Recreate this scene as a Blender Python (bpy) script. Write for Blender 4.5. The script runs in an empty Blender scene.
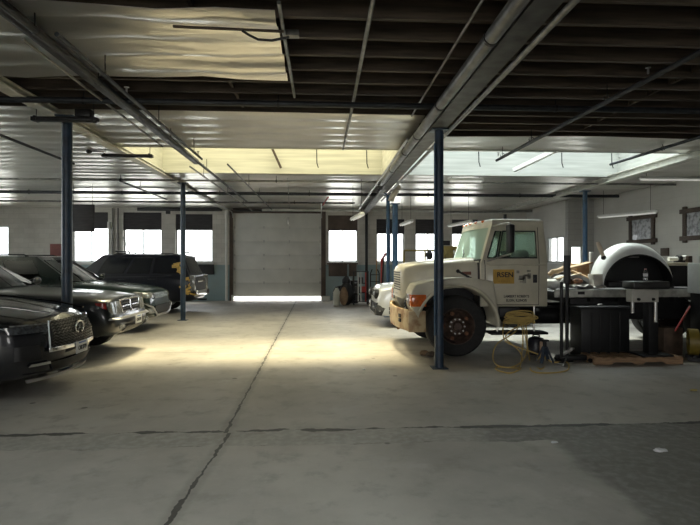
import bpy, bmesh, math, random
from mathutils import Vector, Matrix
random.seed(7)
PI = math.pi
C = bpy.context.scene.collection
F_PX = 510.0; EYE = 1.6; YAW = math.atan2(28, F_PX)
cs, sn = math.cos(YAW), math.sin(YAW)

# ------------------------------------------------------------------ pixel helpers (turn a photo pixel into a world point)
def ray(px, py):
    a = (px-350)/F_PX; b = (262.5-py)/F_PX
    return Vector((a*cs + sn, -a*sn + cs, b))
def G(px, py, z=0.0):
    d = ray(px, py); t = (z-EYE)/d.z
    return Vector((d.x*t, d.y*t, z))
def W(px, py, Y):
    d = ray(px, py); t = Y/d.y
    return Vector((d.x*t, Y, EYE + d.z*t))
def H(px, py, Y): return W(px, py, Y).z

# ------------------------------------------------------------------ materials
MATS = {}
def mat(name, col, rough=.5, metal=0., noise=0., scale=6., bump=0., bscale=None, coat=0., spec=.5, col2=None, detail=6, stretch=None):
    if name in MATS: return MATS[name]
    m = bpy.data.materials.new(name); m.use_nodes = True
    nt = m.node_tree; b = nt.nodes['Principled BSDF']
    b.inputs['Base Color'].default_value = (*col, 1); b.inputs['Roughness'].default_value = rough
    b.inputs['Metallic'].default_value = metal; b.inputs['Specular IOR Level'].default_value = spec
    b.inputs['Coat Weight'].default_value = coat; b.inputs['Coat Roughness'].default_value = .05
    if noise or bump or col2:
        tc = nt.nodes.new('ShaderNodeTexCoord')
        mp = nt.nodes.new('ShaderNodeMapping'); nt.links.new(tc.outputs['Object'], mp.inputs[0])
        if stretch: mp.inputs['Scale'].default_value = stretch
        n = nt.nodes.new('ShaderNodeTexNoise'); n.inputs['Scale'].default_value = scale; n.inputs['Detail'].default_value = detail
        nt.links.new(mp.outputs[0], n.inputs['Vector'])
        if noise or col2:
            r = nt.nodes.new('ShaderNodeValToRGB')
            if col2:
                c0, c1 = col, col2; r.color_ramp.elements[0].position = .45; r.color_ramp.elements[1].position = .62
            else:
                c0 = tuple(c*(1-noise) for c in col); c1 = tuple(min(1, c*(1+noise)) for c in col)
                r.color_ramp.elements[0].position = .3; r.color_ramp.elements[1].position = .7
            r.color_ramp.elements[0].color = (*c0, 1); r.color_ramp.elements[1].color = (*c1, 1)
            nt.links.new(n.outputs['Fac'], r.inputs[0]); nt.links.new(r.outputs[0], b.inputs['Base Color'])
        if bump:
            n2 = n
            if bscale:
                n2 = nt.nodes.new('ShaderNodeTexNoise'); n2.inputs['Scale'].default_value = bscale; n2.inputs['Detail'].default_value = 4
                nt.links.new(mp.outputs[0], n2.inputs['Vector'])
            bp = nt.nodes.new('ShaderNodeBump'); bp.inputs['Strength'].default_value = bump; bp.inputs['Distance'].default_value = .02
            nt.links.new(n2.outputs['Fac'], bp.inputs['Height']); nt.links.new(bp.outputs[0], b.inputs['Normal'])
    MATS[name] = m
    return m

def glass_mat(name, tint, gloss=.08, rough=.03):
    """thin pane: see-through with a tint and a little mirror"""
    if name in MATS: return MATS[name]
    m = bpy.data.materials.new(name); m.use_nodes = True; nt = m.node_tree; nt.nodes.clear()
    o = nt.nodes.new('ShaderNodeOutputMaterial'); mx = nt.nodes.new('ShaderNodeMixShader')
    t = nt.nodes.new('ShaderNodeBsdfTransparent'); g = nt.nodes.new('ShaderNodeBsdfGlossy')
    t.inputs[0].default_value = (*tint, 1); g.inputs['Roughness'].default_value = rough
    fr = nt.nodes.new('ShaderNodeLayerWeight'); fr.inputs[0].default_value = .25
    ma = nt.nodes.new('ShaderNodeMath'); ma.operation = 'MULTIPLY_ADD'; ma.inputs[1].default_value = .6; ma.inputs[2].default_value = gloss
    nt.links.new(fr.outputs['Fresnel'], ma.inputs[0]); nt.links.new(ma.outputs[0], mx.inputs[0])
    nt.links.new(t.outputs[0], mx.inputs[1]); nt.links.new(g.outputs[0], mx.inputs[2]); nt.links.new(mx.outputs[0], o.inputs[0])
    MATS[name] = m
    return m

M_blue = mat('blue_post_paint', (.016, .034, .062), .42, noise=.35, scale=9)
M_bluel = mat('light_blue_post_paint', (.022, .066, .13), .42, noise=.3, scale=9)
M_black = mat('black_plastic', (.007, .007, .008), .55, noise=.2)
M_blackm = mat('black_steel', (.01, .01, .011), .5, metal=.3, noise=.4, scale=14)
M_pipe = mat('dark_pipe_paint', (.02, .024, .03), .5, metal=.2, noise=.4, scale=8)
M_conduit = mat('grey_conduit', (.2, .2, .19), .42, metal=.7, noise=.3, scale=12)
M_beam = mat('grey_beam_paint', (.1, .1, .097), .55, metal=.35, noise=.45, scale=5)
M_beaml = mat('pale_beam_paint', (.55, .55, .5), .55, noise=.2, scale=5)
M_steel = mat('steel', (.45, .45, .44), .35, metal=.9, noise=.2)
M_chrome = mat('chrome', (.8, .8, .8), .12, metal=1)
M_rust = mat('rusty_steel', (.16, .07, .035), .75, noise=.6, scale=20)
M_rubber = mat('tyre_rubber', (.014, .014, .014), .8, noise=.3, scale=20)
M_wood = mat('bare_wood', (.42, .27, .14), .65, noise=.35, scale=4, stretch=(1, 12, 12))
M_woodd = mat('dark_wood', (.055, .038, .027), .7, noise=.5, scale=4, stretch=(1, 10, 10))
M_joist = mat('joist_wood', (.072, .055, .04), .7, noise=.5, scale=3, stretch=(.6, 8, 8))
M_deck = mat('roof_deck', (.045, .036, .03), .85, noise=.4, scale=3)
M_white = mat('white_paint', (.72, .72, .69), .5, noise=.06)
M_wellw = mat('skylight_well_paint', (.48, .48, .4), .6, noise=.16, scale=2.5, stretch=(.35, 1, 7))
M_wellw2 = mat('skylight_well_paint_pale', (.43, .44, .415), .6, noise=.16, scale=2.5, stretch=(.35, 1, 7))
M_tan = mat('cardboard', (.4, .25, .13), .8, noise=.2)
M_yellow = mat('yellow_plastic', (.2, .145, .02), .45, noise=.15)
M_red = mat('red_paint', (.45, .03, .02), .45, noise=.2)
M_orange = mat('orange_lens', (.6, .13, .02), .2, coat=.5, noise=.2, scale=30)
M_redlens = mat('red_lens', (.3, .02, .018), .15, coat=.8)
M_lens = mat('headlight_lens', (.32, .33, .33), .12, metal=.5, noise=.5, scale=25)
M_lensd = mat('dark_headlight', (.05, .055, .06), .1, coat=1, noise=.6, scale=30)
M_plate = mat('plate_white', (.62, .64, .64), .45)
M_ink = mat('dark_ink', (.03, .03, .035), .6)
M_gold = mat('gold_decal', (.6, .4, .1), .5, noise=.35, scale=18)
M_hose = mat('yellow_hose_rubber', (.55, .4, .13), .5, noise=.2)
M_cloth = mat('pale_cloth', (.7, .7, .68), .9, noise=.1, bump=.4, scale=14)
M_grey = mat('grey_plastic', (.33, .33, .32), .5, noise=.15)
M_dgrey = mat('dark_grey_plastic', (.03, .03, .033), .55, noise=.25)
M_cream = mat('cream_truck_paint', (.56, .53, .42), .38, noise=.12, scale=3.5, coat=.25)
M_foam = mat('paper_white', (.75, .76, .78), .8, bump=.5, scale=30)
M_clad = mat('garage_door_paint', (.62, .62, .58), .5, noise=.07, scale=2)
M_tube = mat('tube_added_glow', (.9, .9, .88), .4)
M_tube.node_tree.nodes['Principled BSDF'].inputs['Emission Color'].default_value = (1, .97, .9, 1)
M_tube.node_tree.nodes['Principled BSDF'].inputs['Emission Strength'].default_value = .05  # the lamps are off; a faint glow is added to the tubes
M_glass = glass_mat('window_glass', (.93, .96, .98), .02)
M_clear = glass_mat('clear_window_glass', (.93, .96, .98), .03)
M_sky_y = glass_mat('yellowed_skylight', (1., .962, .81), .02)
M_sky_w = glass_mat('clear_skylight', (.93, .99, 1.), .02)
M_carglass = glass_mat('tinted_car_glass', (.2, .24, .25), .12)
M_truckglass = glass_mat('green_truck_glass', (.95, .995, .97), .04)
def dust_haze(name, tint, dust_haze_col, amt):
    m = glass_mat(name, tint, .05); nt = m.node_tree; out = [n for n in nt.nodes if n.type == 'OUTPUT_MATERIAL'][0]; src = out.inputs[0].links[0].from_socket
    mx = nt.nodes.new('ShaderNodeMixShader'); mx.inputs[0].default_value = amt; ad = nt.nodes.new('ShaderNodeAddShader')
    d = nt.nodes.new('ShaderNodeBsdfDiffuse'); d.inputs[0].default_value = (*dust_haze_col, 1); t = nt.nodes.new('ShaderNodeBsdfTranslucent'); t.inputs[0].default_value = (*dust_haze_col, 1)
    nt.links.new(d.outputs[0], ad.inputs[0]); nt.links.new(t.outputs[0], ad.inputs[1]); nt.links.new(src, mx.inputs[1]); nt.links.new(ad.outputs[0], mx.inputs[2]); nt.links.new(mx.outputs[0], out.inputs[0])
    return m
M_dusty = dust_haze('dusty_windshield', (.88, .97, .92), (.42, .5, .43), .4)
dust_haze('green_truck_glass', (.95, .99, .97), (.35, .46, .4), .18)  # pale green haze mixed in to brighten the view through the cab windows
M_bottle = glass_mat('clear_bottle', (.8, .86, .9), .2)

def brick_mat(name, col, col2, low=None, zsplit=1.45, rough=.75, dirt=(.3, .27, .24), dirtamt=.5, mort=.8):
    m = bpy.data.materials.new(name); m.use_nodes = True; nt = m.node_tree; b = nt.nodes['Principled BSDF']
    b.inputs['Roughness'].default_value = rough
    N = nt.nodes.new; L = nt.links.new
    geo = N('ShaderNodeNewGeometry'); sp = N('ShaderNodeSeparateXYZ'); L(geo.outputs['Position'], sp.inputs[0])
    ad = N('ShaderNodeMath'); ad.operation = 'ADD'; L(sp.outputs[0], ad.inputs[0]); L(sp.outputs[1], ad.inputs[1])
    cb = N('ShaderNodeCombineXYZ'); L(ad.outputs[0], cb.inputs[0]); L(sp.outputs[2], cb.inputs[1])
    br = N('ShaderNodeTexBrick'); L(cb.outputs[0], br.inputs['Vector']); br.inputs['Scale'].default_value = 1
    br.inputs['Brick Width'].default_value = .4; br.inputs['Row Height'].default_value = .2; br.inputs['Mortar Size'].default_value = .008
    br.inputs['Color1'].default_value = (*col, 1); br.inputs['Color2'].default_value = (*col2, 1)
    br.inputs['Mortar'].default_value = (*[c*mort for c in col], 1)
    cur = br.outputs['Color']
    if low:
        gt = N('ShaderNodeMath'); gt.operation = 'LESS_THAN'; gt.inputs[1].default_value = zsplit; L(sp.outputs[2], gt.inputs[0])
        mx = N('ShaderNodeMix'); mx.data_type = 'RGBA'; L(gt.outputs[0], mx.inputs['Factor']); L(cur, mx.inputs['A']); mx.inputs['B'].default_value = (*low, 1)
        cur = mx.outputs['Result']
    n = N('ShaderNodeTexNoise'); n.inputs['Scale'].default_value = 1.3; n.inputs['Detail'].default_value = 8; L(geo.outputs['Position'], n.inputs['Vector'])
    r = N('ShaderNodeValToRGB'); r.color_ramp.elements[0].position = .45; r.color_ramp.elements[1].position = .8
    r.color_ramp.elements[0].color = (0, 0, 0, 1); r.color_ramp.elements[1].color = (dirtamt,)*3 + (1,)
    L(n.outputs['Fac'], r.inputs[0])
    mx = N('ShaderNodeMix'); mx.data_type = 'RGBA'; L(r.outputs[0], mx.inputs['Factor']); L(cur, mx.inputs['A']); mx.inputs['B'].default_value = (*dirt, 1)
    L(mx.outputs['Result'], b.inputs['Base Color'])
    bp = N('ShaderNodeBump'); bp.inputs['Strength'].default_value = .4; bp.inputs['Distance'].default_value = .01
    L(br.outputs['Fac'], bp.inputs['Height']); bp.invert = True; L(bp.outputs[0], b.inputs['Normal'])
    return m
M_wallb = brick_mat('painted_block_back', (.62, .6, .55), (.56, .54, .49), low=(.3, .4, .42), zsplit=1.5)
M_wallr = brick_mat('painted_block_right', (.52, .51, .47), (.505, .495, .455), dirtamt=.25, mort=.93)
M_wallp = brick_mat('painted_block_shaded', (.42, .41, .39), (.4, .39, .37), dirtamt=.25)  # partition gets no sun: its shade is mixed into this darker colour

def foil_mat():
    m = bpy.data.materials.new('foil_insulation'); m.use_nodes = True; nt = m.node_tree; b = nt.nodes['Principled BSDF']
    N = nt.nodes.new; L = nt.links.new
    b.inputs['Metallic'].default_value = .82; b.inputs['Roughness'].default_value = .3
    geo = N('ShaderNodeNewGeometry')
    mp = N('ShaderNodeMapping'); L(geo.outputs['Position'], mp.inputs[0]); mp.inputs['Scale'].default_value = (.5, 1.6, 1)
    n = N('ShaderNodeTexNoise'); n.inputs['Scale'].default_value = 1.7; n.inputs['Detail'].default_value = 5; L(mp.outputs[0], n.inputs['Vector'])
    r = N('ShaderNodeValToRGB'); r.color_ramp.elements[0].position = .3; r.color_ramp.elements[1].position = .72
    r.color_ramp.elements[0].color = (.66, .645, .6, 1); r.color_ramp.elements[1].color = (.86, .84, .79, 1)
    L(n.outputs['Fac'], r.inputs[0]); L(r.outputs[0], b.inputs['Base Color'])
    n2 = N('ShaderNodeTexNoise'); n2.inputs['Scale'].default_value = 5; n2.inputs['Detail'].default_value = 3; L(mp.outputs[0], n2.inputs['Vector'])
    bp = N('ShaderNodeBump'); bp.inputs['Strength'].default_value = .35; bp.inputs['Distance'].default_value = .03
    L(n2.outputs['Fac'], bp.inputs['Height']); L(bp.outputs[0], b.inputs['Normal'])
    return m
M_foil = foil_mat()

def floor_mat():
    m = bpy.data.materials.new('stained_concrete'); m.use_nodes = True; nt = m.node_tree; b = nt.nodes['Principled BSDF']
    N = nt.nodes.new; L = nt.links.new
    def val(x, sock):
        if isinstance(x, (int, float)): sock.default_value = x
        else: L(x, sock)
    def math_(op, a, b_=0., c=0.):
        k = N('ShaderNodeMath'); k.operation = op; val(a, k.inputs[0]); val(b_, k.inputs[1]); val(c, k.inputs[2]); return k.outputs[0]
    def sstep(x, lo, hi):
        k = N('ShaderNodeMapRange'); k.interpolation_type = 'SMOOTHSTEP'; val(x, k.inputs[0]); val(lo, k.inputs[1]); val(hi, k.inputs[2])
        k.inputs[3].default_value = 0; k.inputs[4].default_value = 1; return k.outputs[0]
    def mix(f, a, b_):
        k = N('ShaderNodeMix'); k.data_type = 'RGBA'; val(f, k.inputs['Factor'])
        for s, v in (('A', a), ('B', b_)):
            if isinstance(v, tuple): k.inputs[s].default_value = (*v, 1)
            else: L(v, k.inputs[s])
        return k.outputs['Result']
    def noise(scale, detail=6, rough=.55):
        k = N('ShaderNodeTexNoise'); k.inputs['Scale'].default_value = scale; k.inputs['Detail'].default_value = detail
        k.inputs['Roughness'].default_value = rough; L(geo.outputs['Position'], k.inputs['Vector']); return k.outputs['Fac']
    geo = N('ShaderNodeNewGeometry'); sp = N('ShaderNodeSeparateXYZ'); L(geo.outputs['Position'], sp.inputs[0])
    X, Y = sp.outputs[0], sp.outputs[1]
    n1 = noise(.45, 7, .6); n2 = noise(3.2, 8, .65); n3 = noise(14, 4); n4 = noise(1.4, 9, .7)
    base = mix(sstep(n1, .3, .7), (.33, .308, .275), (.53, .5, .45))
    base = mix(math_('MULTIPLY', sstep(n2, .5, .7), .6), base, (.27, .255, .225))
    base = mix(math_('MULTIPLY', sstep(n3, .55, .8), .25), base, (.5, .49, .46))
    base = mix(math_('MULTIPLY', sstep(n4, .55, .66), .55), base, (.48, .47, .44))
    # spots
    vo = N('ShaderNodeTexVoronoi'); vo.inputs['Scale'].default_value = 1.3; L(geo.outputs['Position'], vo.inputs['Vector'])
    base = mix(math_('MULTIPLY', sstep(vo.outputs['Distance'], .055, .035), .8), base, (.1, .095, .085))
    wob = math_('MULTIPLY', math_('SUBTRACT', noise(1.6, 6, .6), .5), .16)
    wob2 = math_('MULTIPLY', math_('SUBTRACT', noise(9, 4, .6), .5), .07)
    wob = math_('ADD', wob, wob2)
    def line(A, B):
        d = (B-A).to_2d().normalized(); nx, ny = -d.y, d.x; c = -(nx*A.x + ny*A.y)
        return math_('ABSOLUTE', math_('ADD', math_('ADD', math_('MULTIPLY', X, nx), math_('MULTIPLY', Y, ny)), math_('ADD', wob2, c)))
    ytop = G(350, 429).y; ybot = G(350, 444).y
    wid = math_('MULTIPLY_ADD', sstep(noise(4, 5), .35, .75), .018, .007)
    l1 = line(G(166, 525), G(228, 436)); l2 = line(G(226, 432), G(293, 307))
    near = math_('LESS_THAN', Y, ytop - .05)
    far = math_('SUBTRACT', 1., near)
    ck = math_('ADD', math_('MULTIPLY', near, math_('LESS_THAN', l1, wid)), math_('MULTIPLY', far, math_('LESS_THAN', l2, wid)))
    halo = math_('ADD', math_('MULTIPLY', near, sstep(l1, .09, .03)), math_('MULTIPLY', far, sstep(l2, .09, .03)))
    Yw = math_('ADD', Y, math_('MULTIPLY', wob, .95))
    band = math_('MULTIPLY', math_('GREATER_THAN', Yw, ybot), math_('LESS_THAN', Yw, ytop))
    base = mix(math_('MULTIPLY', band, .45), base, mix(sstep(n3, .4, .65), (.24, .23, .205), (.4, .39, .355)))
    # asphalt patch
    Xw = math_('ADD', X, math_('MULTIPLY', wob, 1.2))
    pm = math_('MULTIPLY', sstep(Xw, 1.98, 2.12), math_('LESS_THAN', Yw, ytop + .02))
    pm2 = math_('MULTIPLY', sstep(Xw, 1.35, 1.7), band)
    pm = math_('MAXIMUM', pm, pm2)
    base = mix(math_('MULTIPLY', pm, .7), base, mix(sstep(n3, .4, .7), (.12, .115, .105), (.22, .215, .195)))
    # trench rims
    rim = math_('LESS_THAN', math_('ABSOLUTE', math_('SUBTRACT', Yw, ytop)), math_('MULTIPLY', sstep(noise(2.2, 5), .36, .62), .045))
    rim2 = math_('LESS_THAN', math_('ABSOLUTE', math_('SUBTRACT', Yw, ybot)), math_('MULTIPLY', sstep(noise(2.6, 5), .5, .75), .012))
    hole = math_('LESS_THAN', math_('ADD', math_('POWER', math_('DIVIDE', math_('SUBTRACT', Xw, G(345, 430).x), .13), 2.), math_('POWER', math_('DIVIDE', math_('SUBTRACT', Yw, ytop), .035), 2.)), 1.)
    # joints across the floor farther back
    jy = math_('LESS_THAN', math_('ABSOLUTE', math_('SUBTRACT', math_('ADD', Y, math_('MULTIPLY', wob2, .6)), G(350, 351).y)), .012)
    base = mix(math_('MULTIPLY', jy, .5), base, (.12, .11, .1))
    base = mix(math_('MULTIPLY', halo, .3), base, (.15, .14, .125))
    dk = math_('MINIMUM', math_('ADD', math_('ADD', ck, rim), math_('ADD', hole, rim2)), 1.)
    base = mix(math_('MULTIPLY', dk, .9), base, (.03, .028, .025))
    L(base, b.inputs['Base Color'])
    L(math_('MULTIPLY_ADD', n2, .3, .42), b.inputs['Roughness'])
    bp = N('ShaderNodeBump'); bp.inputs['Strength'].default_value = .25; bp.inputs['Distance'].default_value = .01
    L(math_('SUBTRACT', math_('ADD', n3, n2), math_('MULTIPLY', dk, 2.)), bp.inputs['Height']); L(bp.outputs[0], b.inputs['Normal'])
    return m
M_floor = floor_mat()

# ------------------------------------------------------------------ mesh builder
class MB:
    def __init__(s): s.v = []; s.f = []
    def add(s, vs, fs):
        o = len(s.v); s.v += [Vector(p) for p in vs]; s.f += [tuple(i+o for i in f) for f in fs]; return s
    def box(s, c, d, R=None):
        x, y, z = (k/2 for k in d); c = Vector(c)
        vs = [Vector((a*x, b*y, e*z)) for a in (-1, 1) for b in (-1, 1) for e in (-1, 1)]
        if R is not None: vs = [R @ p for p in vs]
        return s.add([c+p for p in vs], [(0, 1, 3, 2), (4, 6, 7, 5), (0, 4, 5, 1), (2, 3, 7, 6), (0, 2, 6, 4), (1, 5, 7, 3)])
    def bb(s, a, b): return s.box([(p+q)/2 for p, q in zip(a, b)], [abs(q-p) for p, q in zip(a, b)])
    def bar(s, p, q, w, h=None, up=(0, 0, 1)):
        p, q = Vector(p), Vector(q); h = h or w; d = (q-p); L = d.length; d.normalize()
        u = Vector(up)
        if abs(d.dot(u)) > .98: u = Vector((0, 1, 0))
        sx = d.cross(u).normalized(); su = sx.cross(d).normalized()
        R = Matrix((d, sx, su)).transposed()
        return s.box((p+q)/2, (L, w, h), R)
    def tube(s, pts, r, n=10, caps=True):
        pts = [Vector(p) for p in pts]; m = len(pts); rs = r if isinstance(r, (list, tuple)) else [r]*m
        vs = []; fs = []; ref = None
        for i, p in enumerate(pts):
            t = (pts[min(i+1, m-1)]-pts[max(i-1, 0)]).normalized()
            if ref is None:
                a = Vector((0, 0, 1)) if abs(t.z) < .9 else Vector((1, 0, 0)); ref = (a - t*a.dot(t)).normalized()
            else:
                ref = ref - t*ref.dot(t); ref = ref.normalized() if ref.length > 1e-6 else t.orthogonal().normalized()
            bi = t.cross(ref)
            vs += [p + (ref*math.cos(2*PI*k/n) + bi*math.sin(2*PI*k/n))*rs[i] for k in range(n)]
        for i in range(m-1):
            for k in range(n):
                k2 = (k+1) % n; fs.append((i*n+k, i*n+k2, (i+1)*n+k2, (i+1)*n+k))
        if caps: fs += [tuple(range(n))[::-1], tuple((m-1)*n+k for k in range(n))]
        return s.add(vs, fs)
    def cyl(s, p, q, r, n=16): return s.tube([p, q], r, n)
    def prism(s, poly, axis, a, b):
        """polygon in the plane across `axis`, extruded from a to b"""
        def P(u, w, k): return {'x': (k, u, w), 'y': (u, k, w), 'z': (u, w, k)}[axis]
        n = len(poly)
        return s.add([P(u, w, a) for u, w in poly] + [P(u, w, b) for u, w in poly],
                     [tuple(range(n))[::-1], tuple(range(n, 2*n))] + [(i, (i+1) % n, n+(i+1) % n, n+i) for i in range(n)])
    def grid(s, fn, nu, nv):
        vs = [fn(i/nu, j/nv) for i in range(nu+1) for j in range(nv+1)]
        return s.add(vs, [(i*(nv+1)+j, (i+1)*(nv+1)+j, (i+1)*(nv+1)+j+1, i*(nv+1)+j+1) for i in range(nu) for j in range(nv)])
    def slab(s, fn, nu, nv, off):
        """a grid with thickness: fn(u,v) -> point, off = thickness vector"""
        off = Vector(off); o = len(s.v)
        s.grid(fn, nu, nv); s.grid(lambda u, v: Vector(fn(u, v)) + off, nu, nv)
        k = (nu+1)*(nv+1); w = nv+1
        ring = [i*w for i in range(nu+1)] + [nu*w+j for j in range(1, nv+1)] + [i*w+nv for i in range(nu-1, -1, -1)] + [j for j in range(nv-1, 0, -1)]
        for a, b in zip(ring, ring[1:]+ring[:1]): s.f.append((o+a, o+b, o+k+b, o+k+a))
        return s
    def lathe(s, prof, c, axis='z', n=24, a0=0., a1=2*PI):
        """profile of (radius, height) turned about an axis through c"""
        c = Vector(c); full = abs(a1-a0-2*PI) < 1e-6; m = n if full else n+1; vs = []
        for i in range(m):
            a = a0 + (a1-a0)*i/n
            for r, h in prof:
                x, y = r*math.cos(a), r*math.sin(a)
                vs.append(c + Vector({'z': (x, y, h), 'y': (x, h, y), 'x': (h, x, y)}[axis]))
        k = len(prof); fs = []
        for i in range(n):
            for j in range(k-1):
                i2 = (i+1) % m; fs.append((i*k+j, i2*k+j, i2*k+j+1, i*k+j+1))
        return s.add(vs, fs)
    def ball(s, c, r, n=12, sq=(1, 1, 1), jit=0):
        c = Vector(c); vs = []; fs = []
        for i in range(n//2+1):
            th = PI*i/(n//2)
            for k in range(n):
                a = 2*PI*k/n; j = 1+random.uniform(-jit, jit)
                vs.append(c + Vector((r*sq[0]*math.sin(th)*math.cos(a), r*sq[1]*math.sin(th)*math.sin(a), r*sq[2]*math.cos(th)))*j)
        for i in range(n//2):
            for k in range(n): fs.append((i*n+k, (i+1)*n+k, (i+1)*n+(k+1) % n, i*n+(k+1) % n))
        return s.add(vs, fs)
    def move(s, d):
        d = Vector(d); s.v = [p+d for p in s.v]; return s
    def rot(s, M):
        s.v = [M @ p for p in s.v]; return s
    def build(s, name, m, parent=None, smooth=32, bevel=0., seg=2, merge=True):
        me = bpy.data.meshes.new(name); bm = bmesh.new()
        bv = [bm.verts.new(p) for p in s.v]
        for f in s.f:
            try: bm.faces.new([bv[i] for i in f])
            except ValueError: pass
        if merge: bmesh.ops.remove_doubles(bm, verts=bm.verts, dist=1e-5)
        bmesh.ops.recalc_face_normals(bm, faces=bm.faces)
        if bevel:
            es = [e for e in bm.edges if len(e.link_faces) == 2 and e.calc_face_angle(0) > .5]
            bmesh.ops.bevel(bm, geom=es, offset=bevel, segments=seg, profile=.5, affect='EDGES', clamp_overlap=True)
        bm.to_mesh(me); bm.free()
        if smooth:
            me.polygons.foreach_set('use_smooth', [True]*len(me.polygons)); me.set_sharp_from_angle(angle=math.radians(smooth))
        if m: me.materials.append(m)
        o = bpy.data.objects.new(name, me); C.objects.link(o)
        if parent: o.parent = parent
        return o

def thing(name, label, cat, loc=(0, 0, 0), rz=0., group=None):
    o = bpy.data.objects.new(name, None); C.objects.link(o); o.location = loc; o.rotation_euler = (0, 0, rz)
    o.empty_display_size = .2
    return tag(o, label, cat, group)
def tag(o, label, cat, group=None):
    o['label'] = label; o['category'] = cat
    if group: o['group'] = group
    return o
def struct(o):
    o['kind'] = 'structure'; return o
def relabel(o, label): o['label'] = label; return o
def copy_tree(o, parent=None):
    c = o.copy(); C.objects.link(c); c.parent = parent
    for ch in [x for x in bpy.data.objects if x.parent == o]: copy_tree(ch, c)
    return c
def text(s, size, parent, name, m, loc, rot, xs=1., depth=.004, align='CENTER'):
    cu = bpy.data.curves.new(name, 'FONT'); cu.body = s; cu.size = size; cu.extrude = depth; cu.offset = size*.022; cu.align_x = align; cu.align_y = 'CENTER'
    t = bpy.data.objects.new('tmp', cu); C.objects.link(t)
    bpy.context.view_layer.update()
    me = bpy.data.meshes.new_from_object(t.evaluated_get(bpy.context.evaluated_depsgraph_get()))
    C.objects.unlink(t); bpy.data.objects.remove(t)
    me.transform(Matrix.LocRotScale(Vector(loc), rot.to_quaternion(), None) @ Matrix.Diagonal((xs, 1, 1, 1)))
    me.materials.clear(); me.materials.append(m)
    o = bpy.data.objects.new(name, me); C.objects.link(o); o.parent = parent
    return o
from mathutils import Euler
RX90 = Euler((PI/2, 0, 0)).to_matrix()

# ================================================================== THE ROOM
XL, XR, YB, YF, ZC = -13.9, 9.8, 21.6, -7.0, 4.25
ZJ = 3.9                                   # underside of the joists / foil
MB().bb((XL-.3, YF-.3, -.2), (XR+.3, YB+.6, 0)).build('floor', M_floor); struct(bpy.data.objects['floor'])
M_ground = mat('outside_concrete', (.6, .59, .56), .8, noise=.15)
g = MB().bb((-60, YB+.6, -.25), (60, 60, -.02)).bb((-60, -60, -.25), (60, YF-.3, -.02)).bb((XR+.3, YF-.3, -.25), (60, YB+.6, -.02)).bb((-60, YF-.3, -.25), (XL-.3, YB+.6, -.02)).build('ground', M_ground); struct(g)

def wall_y(name, y0, y1, x0, x1, z0, z1, holes, m):
    """wall across Y with rectangular holes (xa, xb, za, zb)"""
    xs = sorted({x0, x1, *[h[0] for h in holes], *[h[1] for h in holes]}); zs = sorted({z0, z1, *[h[2] for h in holes], *[h[3] for h in holes]})
    b = MB()
    for a, c in zip(xs, xs[1:]):
        run = None
        for e, f in zip(zs, zs[1:]):
            mx, mz = (a+c)/2, (e+f)/2
            if any(h[0] < mx < h[1] and h[2] < mz < h[3] for h in holes): continue
            b.bb((a, y0, e), (c, y1, f))
    return struct(b.build(name, m, smooth=0, merge=False))

PW = 17.9; px0 = W(568, 240, PW).x
# back wall: window rectangles from the photograph
def wx(px): return W(px, 240, YB).x
WIN = [(-62, 8, 1.7, 3.1), (72, 108, 1.62, 3.68), (123, 161.5, 1.62, 3.68), (175.5, 212.5, 1.62, 3.62),
       (328, 357.5, 1.62, 3.6), (376.5, 404.5, 1.62, 3.45), (415.5, 441, 1.62, 3.45), (452, 478, 1.62, 3.45)]
SPLIT = [3.1, 3.0, 2.95, 2.95, 2.95, 2.82, 2.82, 2.82]
DOOR = (wx(233.5), wx(321), 0, 3.66)
holes = [(wx(a), wx(b), c, d) for a, b, c, d in WIN] + [DOOR]
wall_y('wall_back', YB, YB+.35, XL, px0+.2, 0, 4.6, holes, M_wallb)
rear_holes = [(-6.2, -2.2, 0, 3.5), (3.2, 5.4, 1.2, 3.2)]
wall_y('wall_front', YF-.3, YF, XL, XR, 0, 4.6, rear_holes, M_wallb)
b = MB(); LW = [(5.2, 8.6), (10.2, 13.6), (15.2, 18.6)]; ys = [YF-.3] + [v for q in LW for v in q] + [YB+.35]  # unseen windows in the left wall, added to light the back area
for i in range(0, len(ys), 2): b.bb((XL-.3, ys[i], 0), (XL, ys[i+1], 4.6))
for a, c in LW: b.bb((XL-.3, a, 0), (XL, c, 1.5)).bb((XL-.3, a, 3.7), (XL, c, 4.6))
struct(b.build('wall_left', M_wallb, smooth=0, merge=False))
struct(MB().bb((XR, YF-.3, 0), (XR+.3, PW+.2, 4.6)).build('wall_right', M_wallr, smooth=0))

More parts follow.
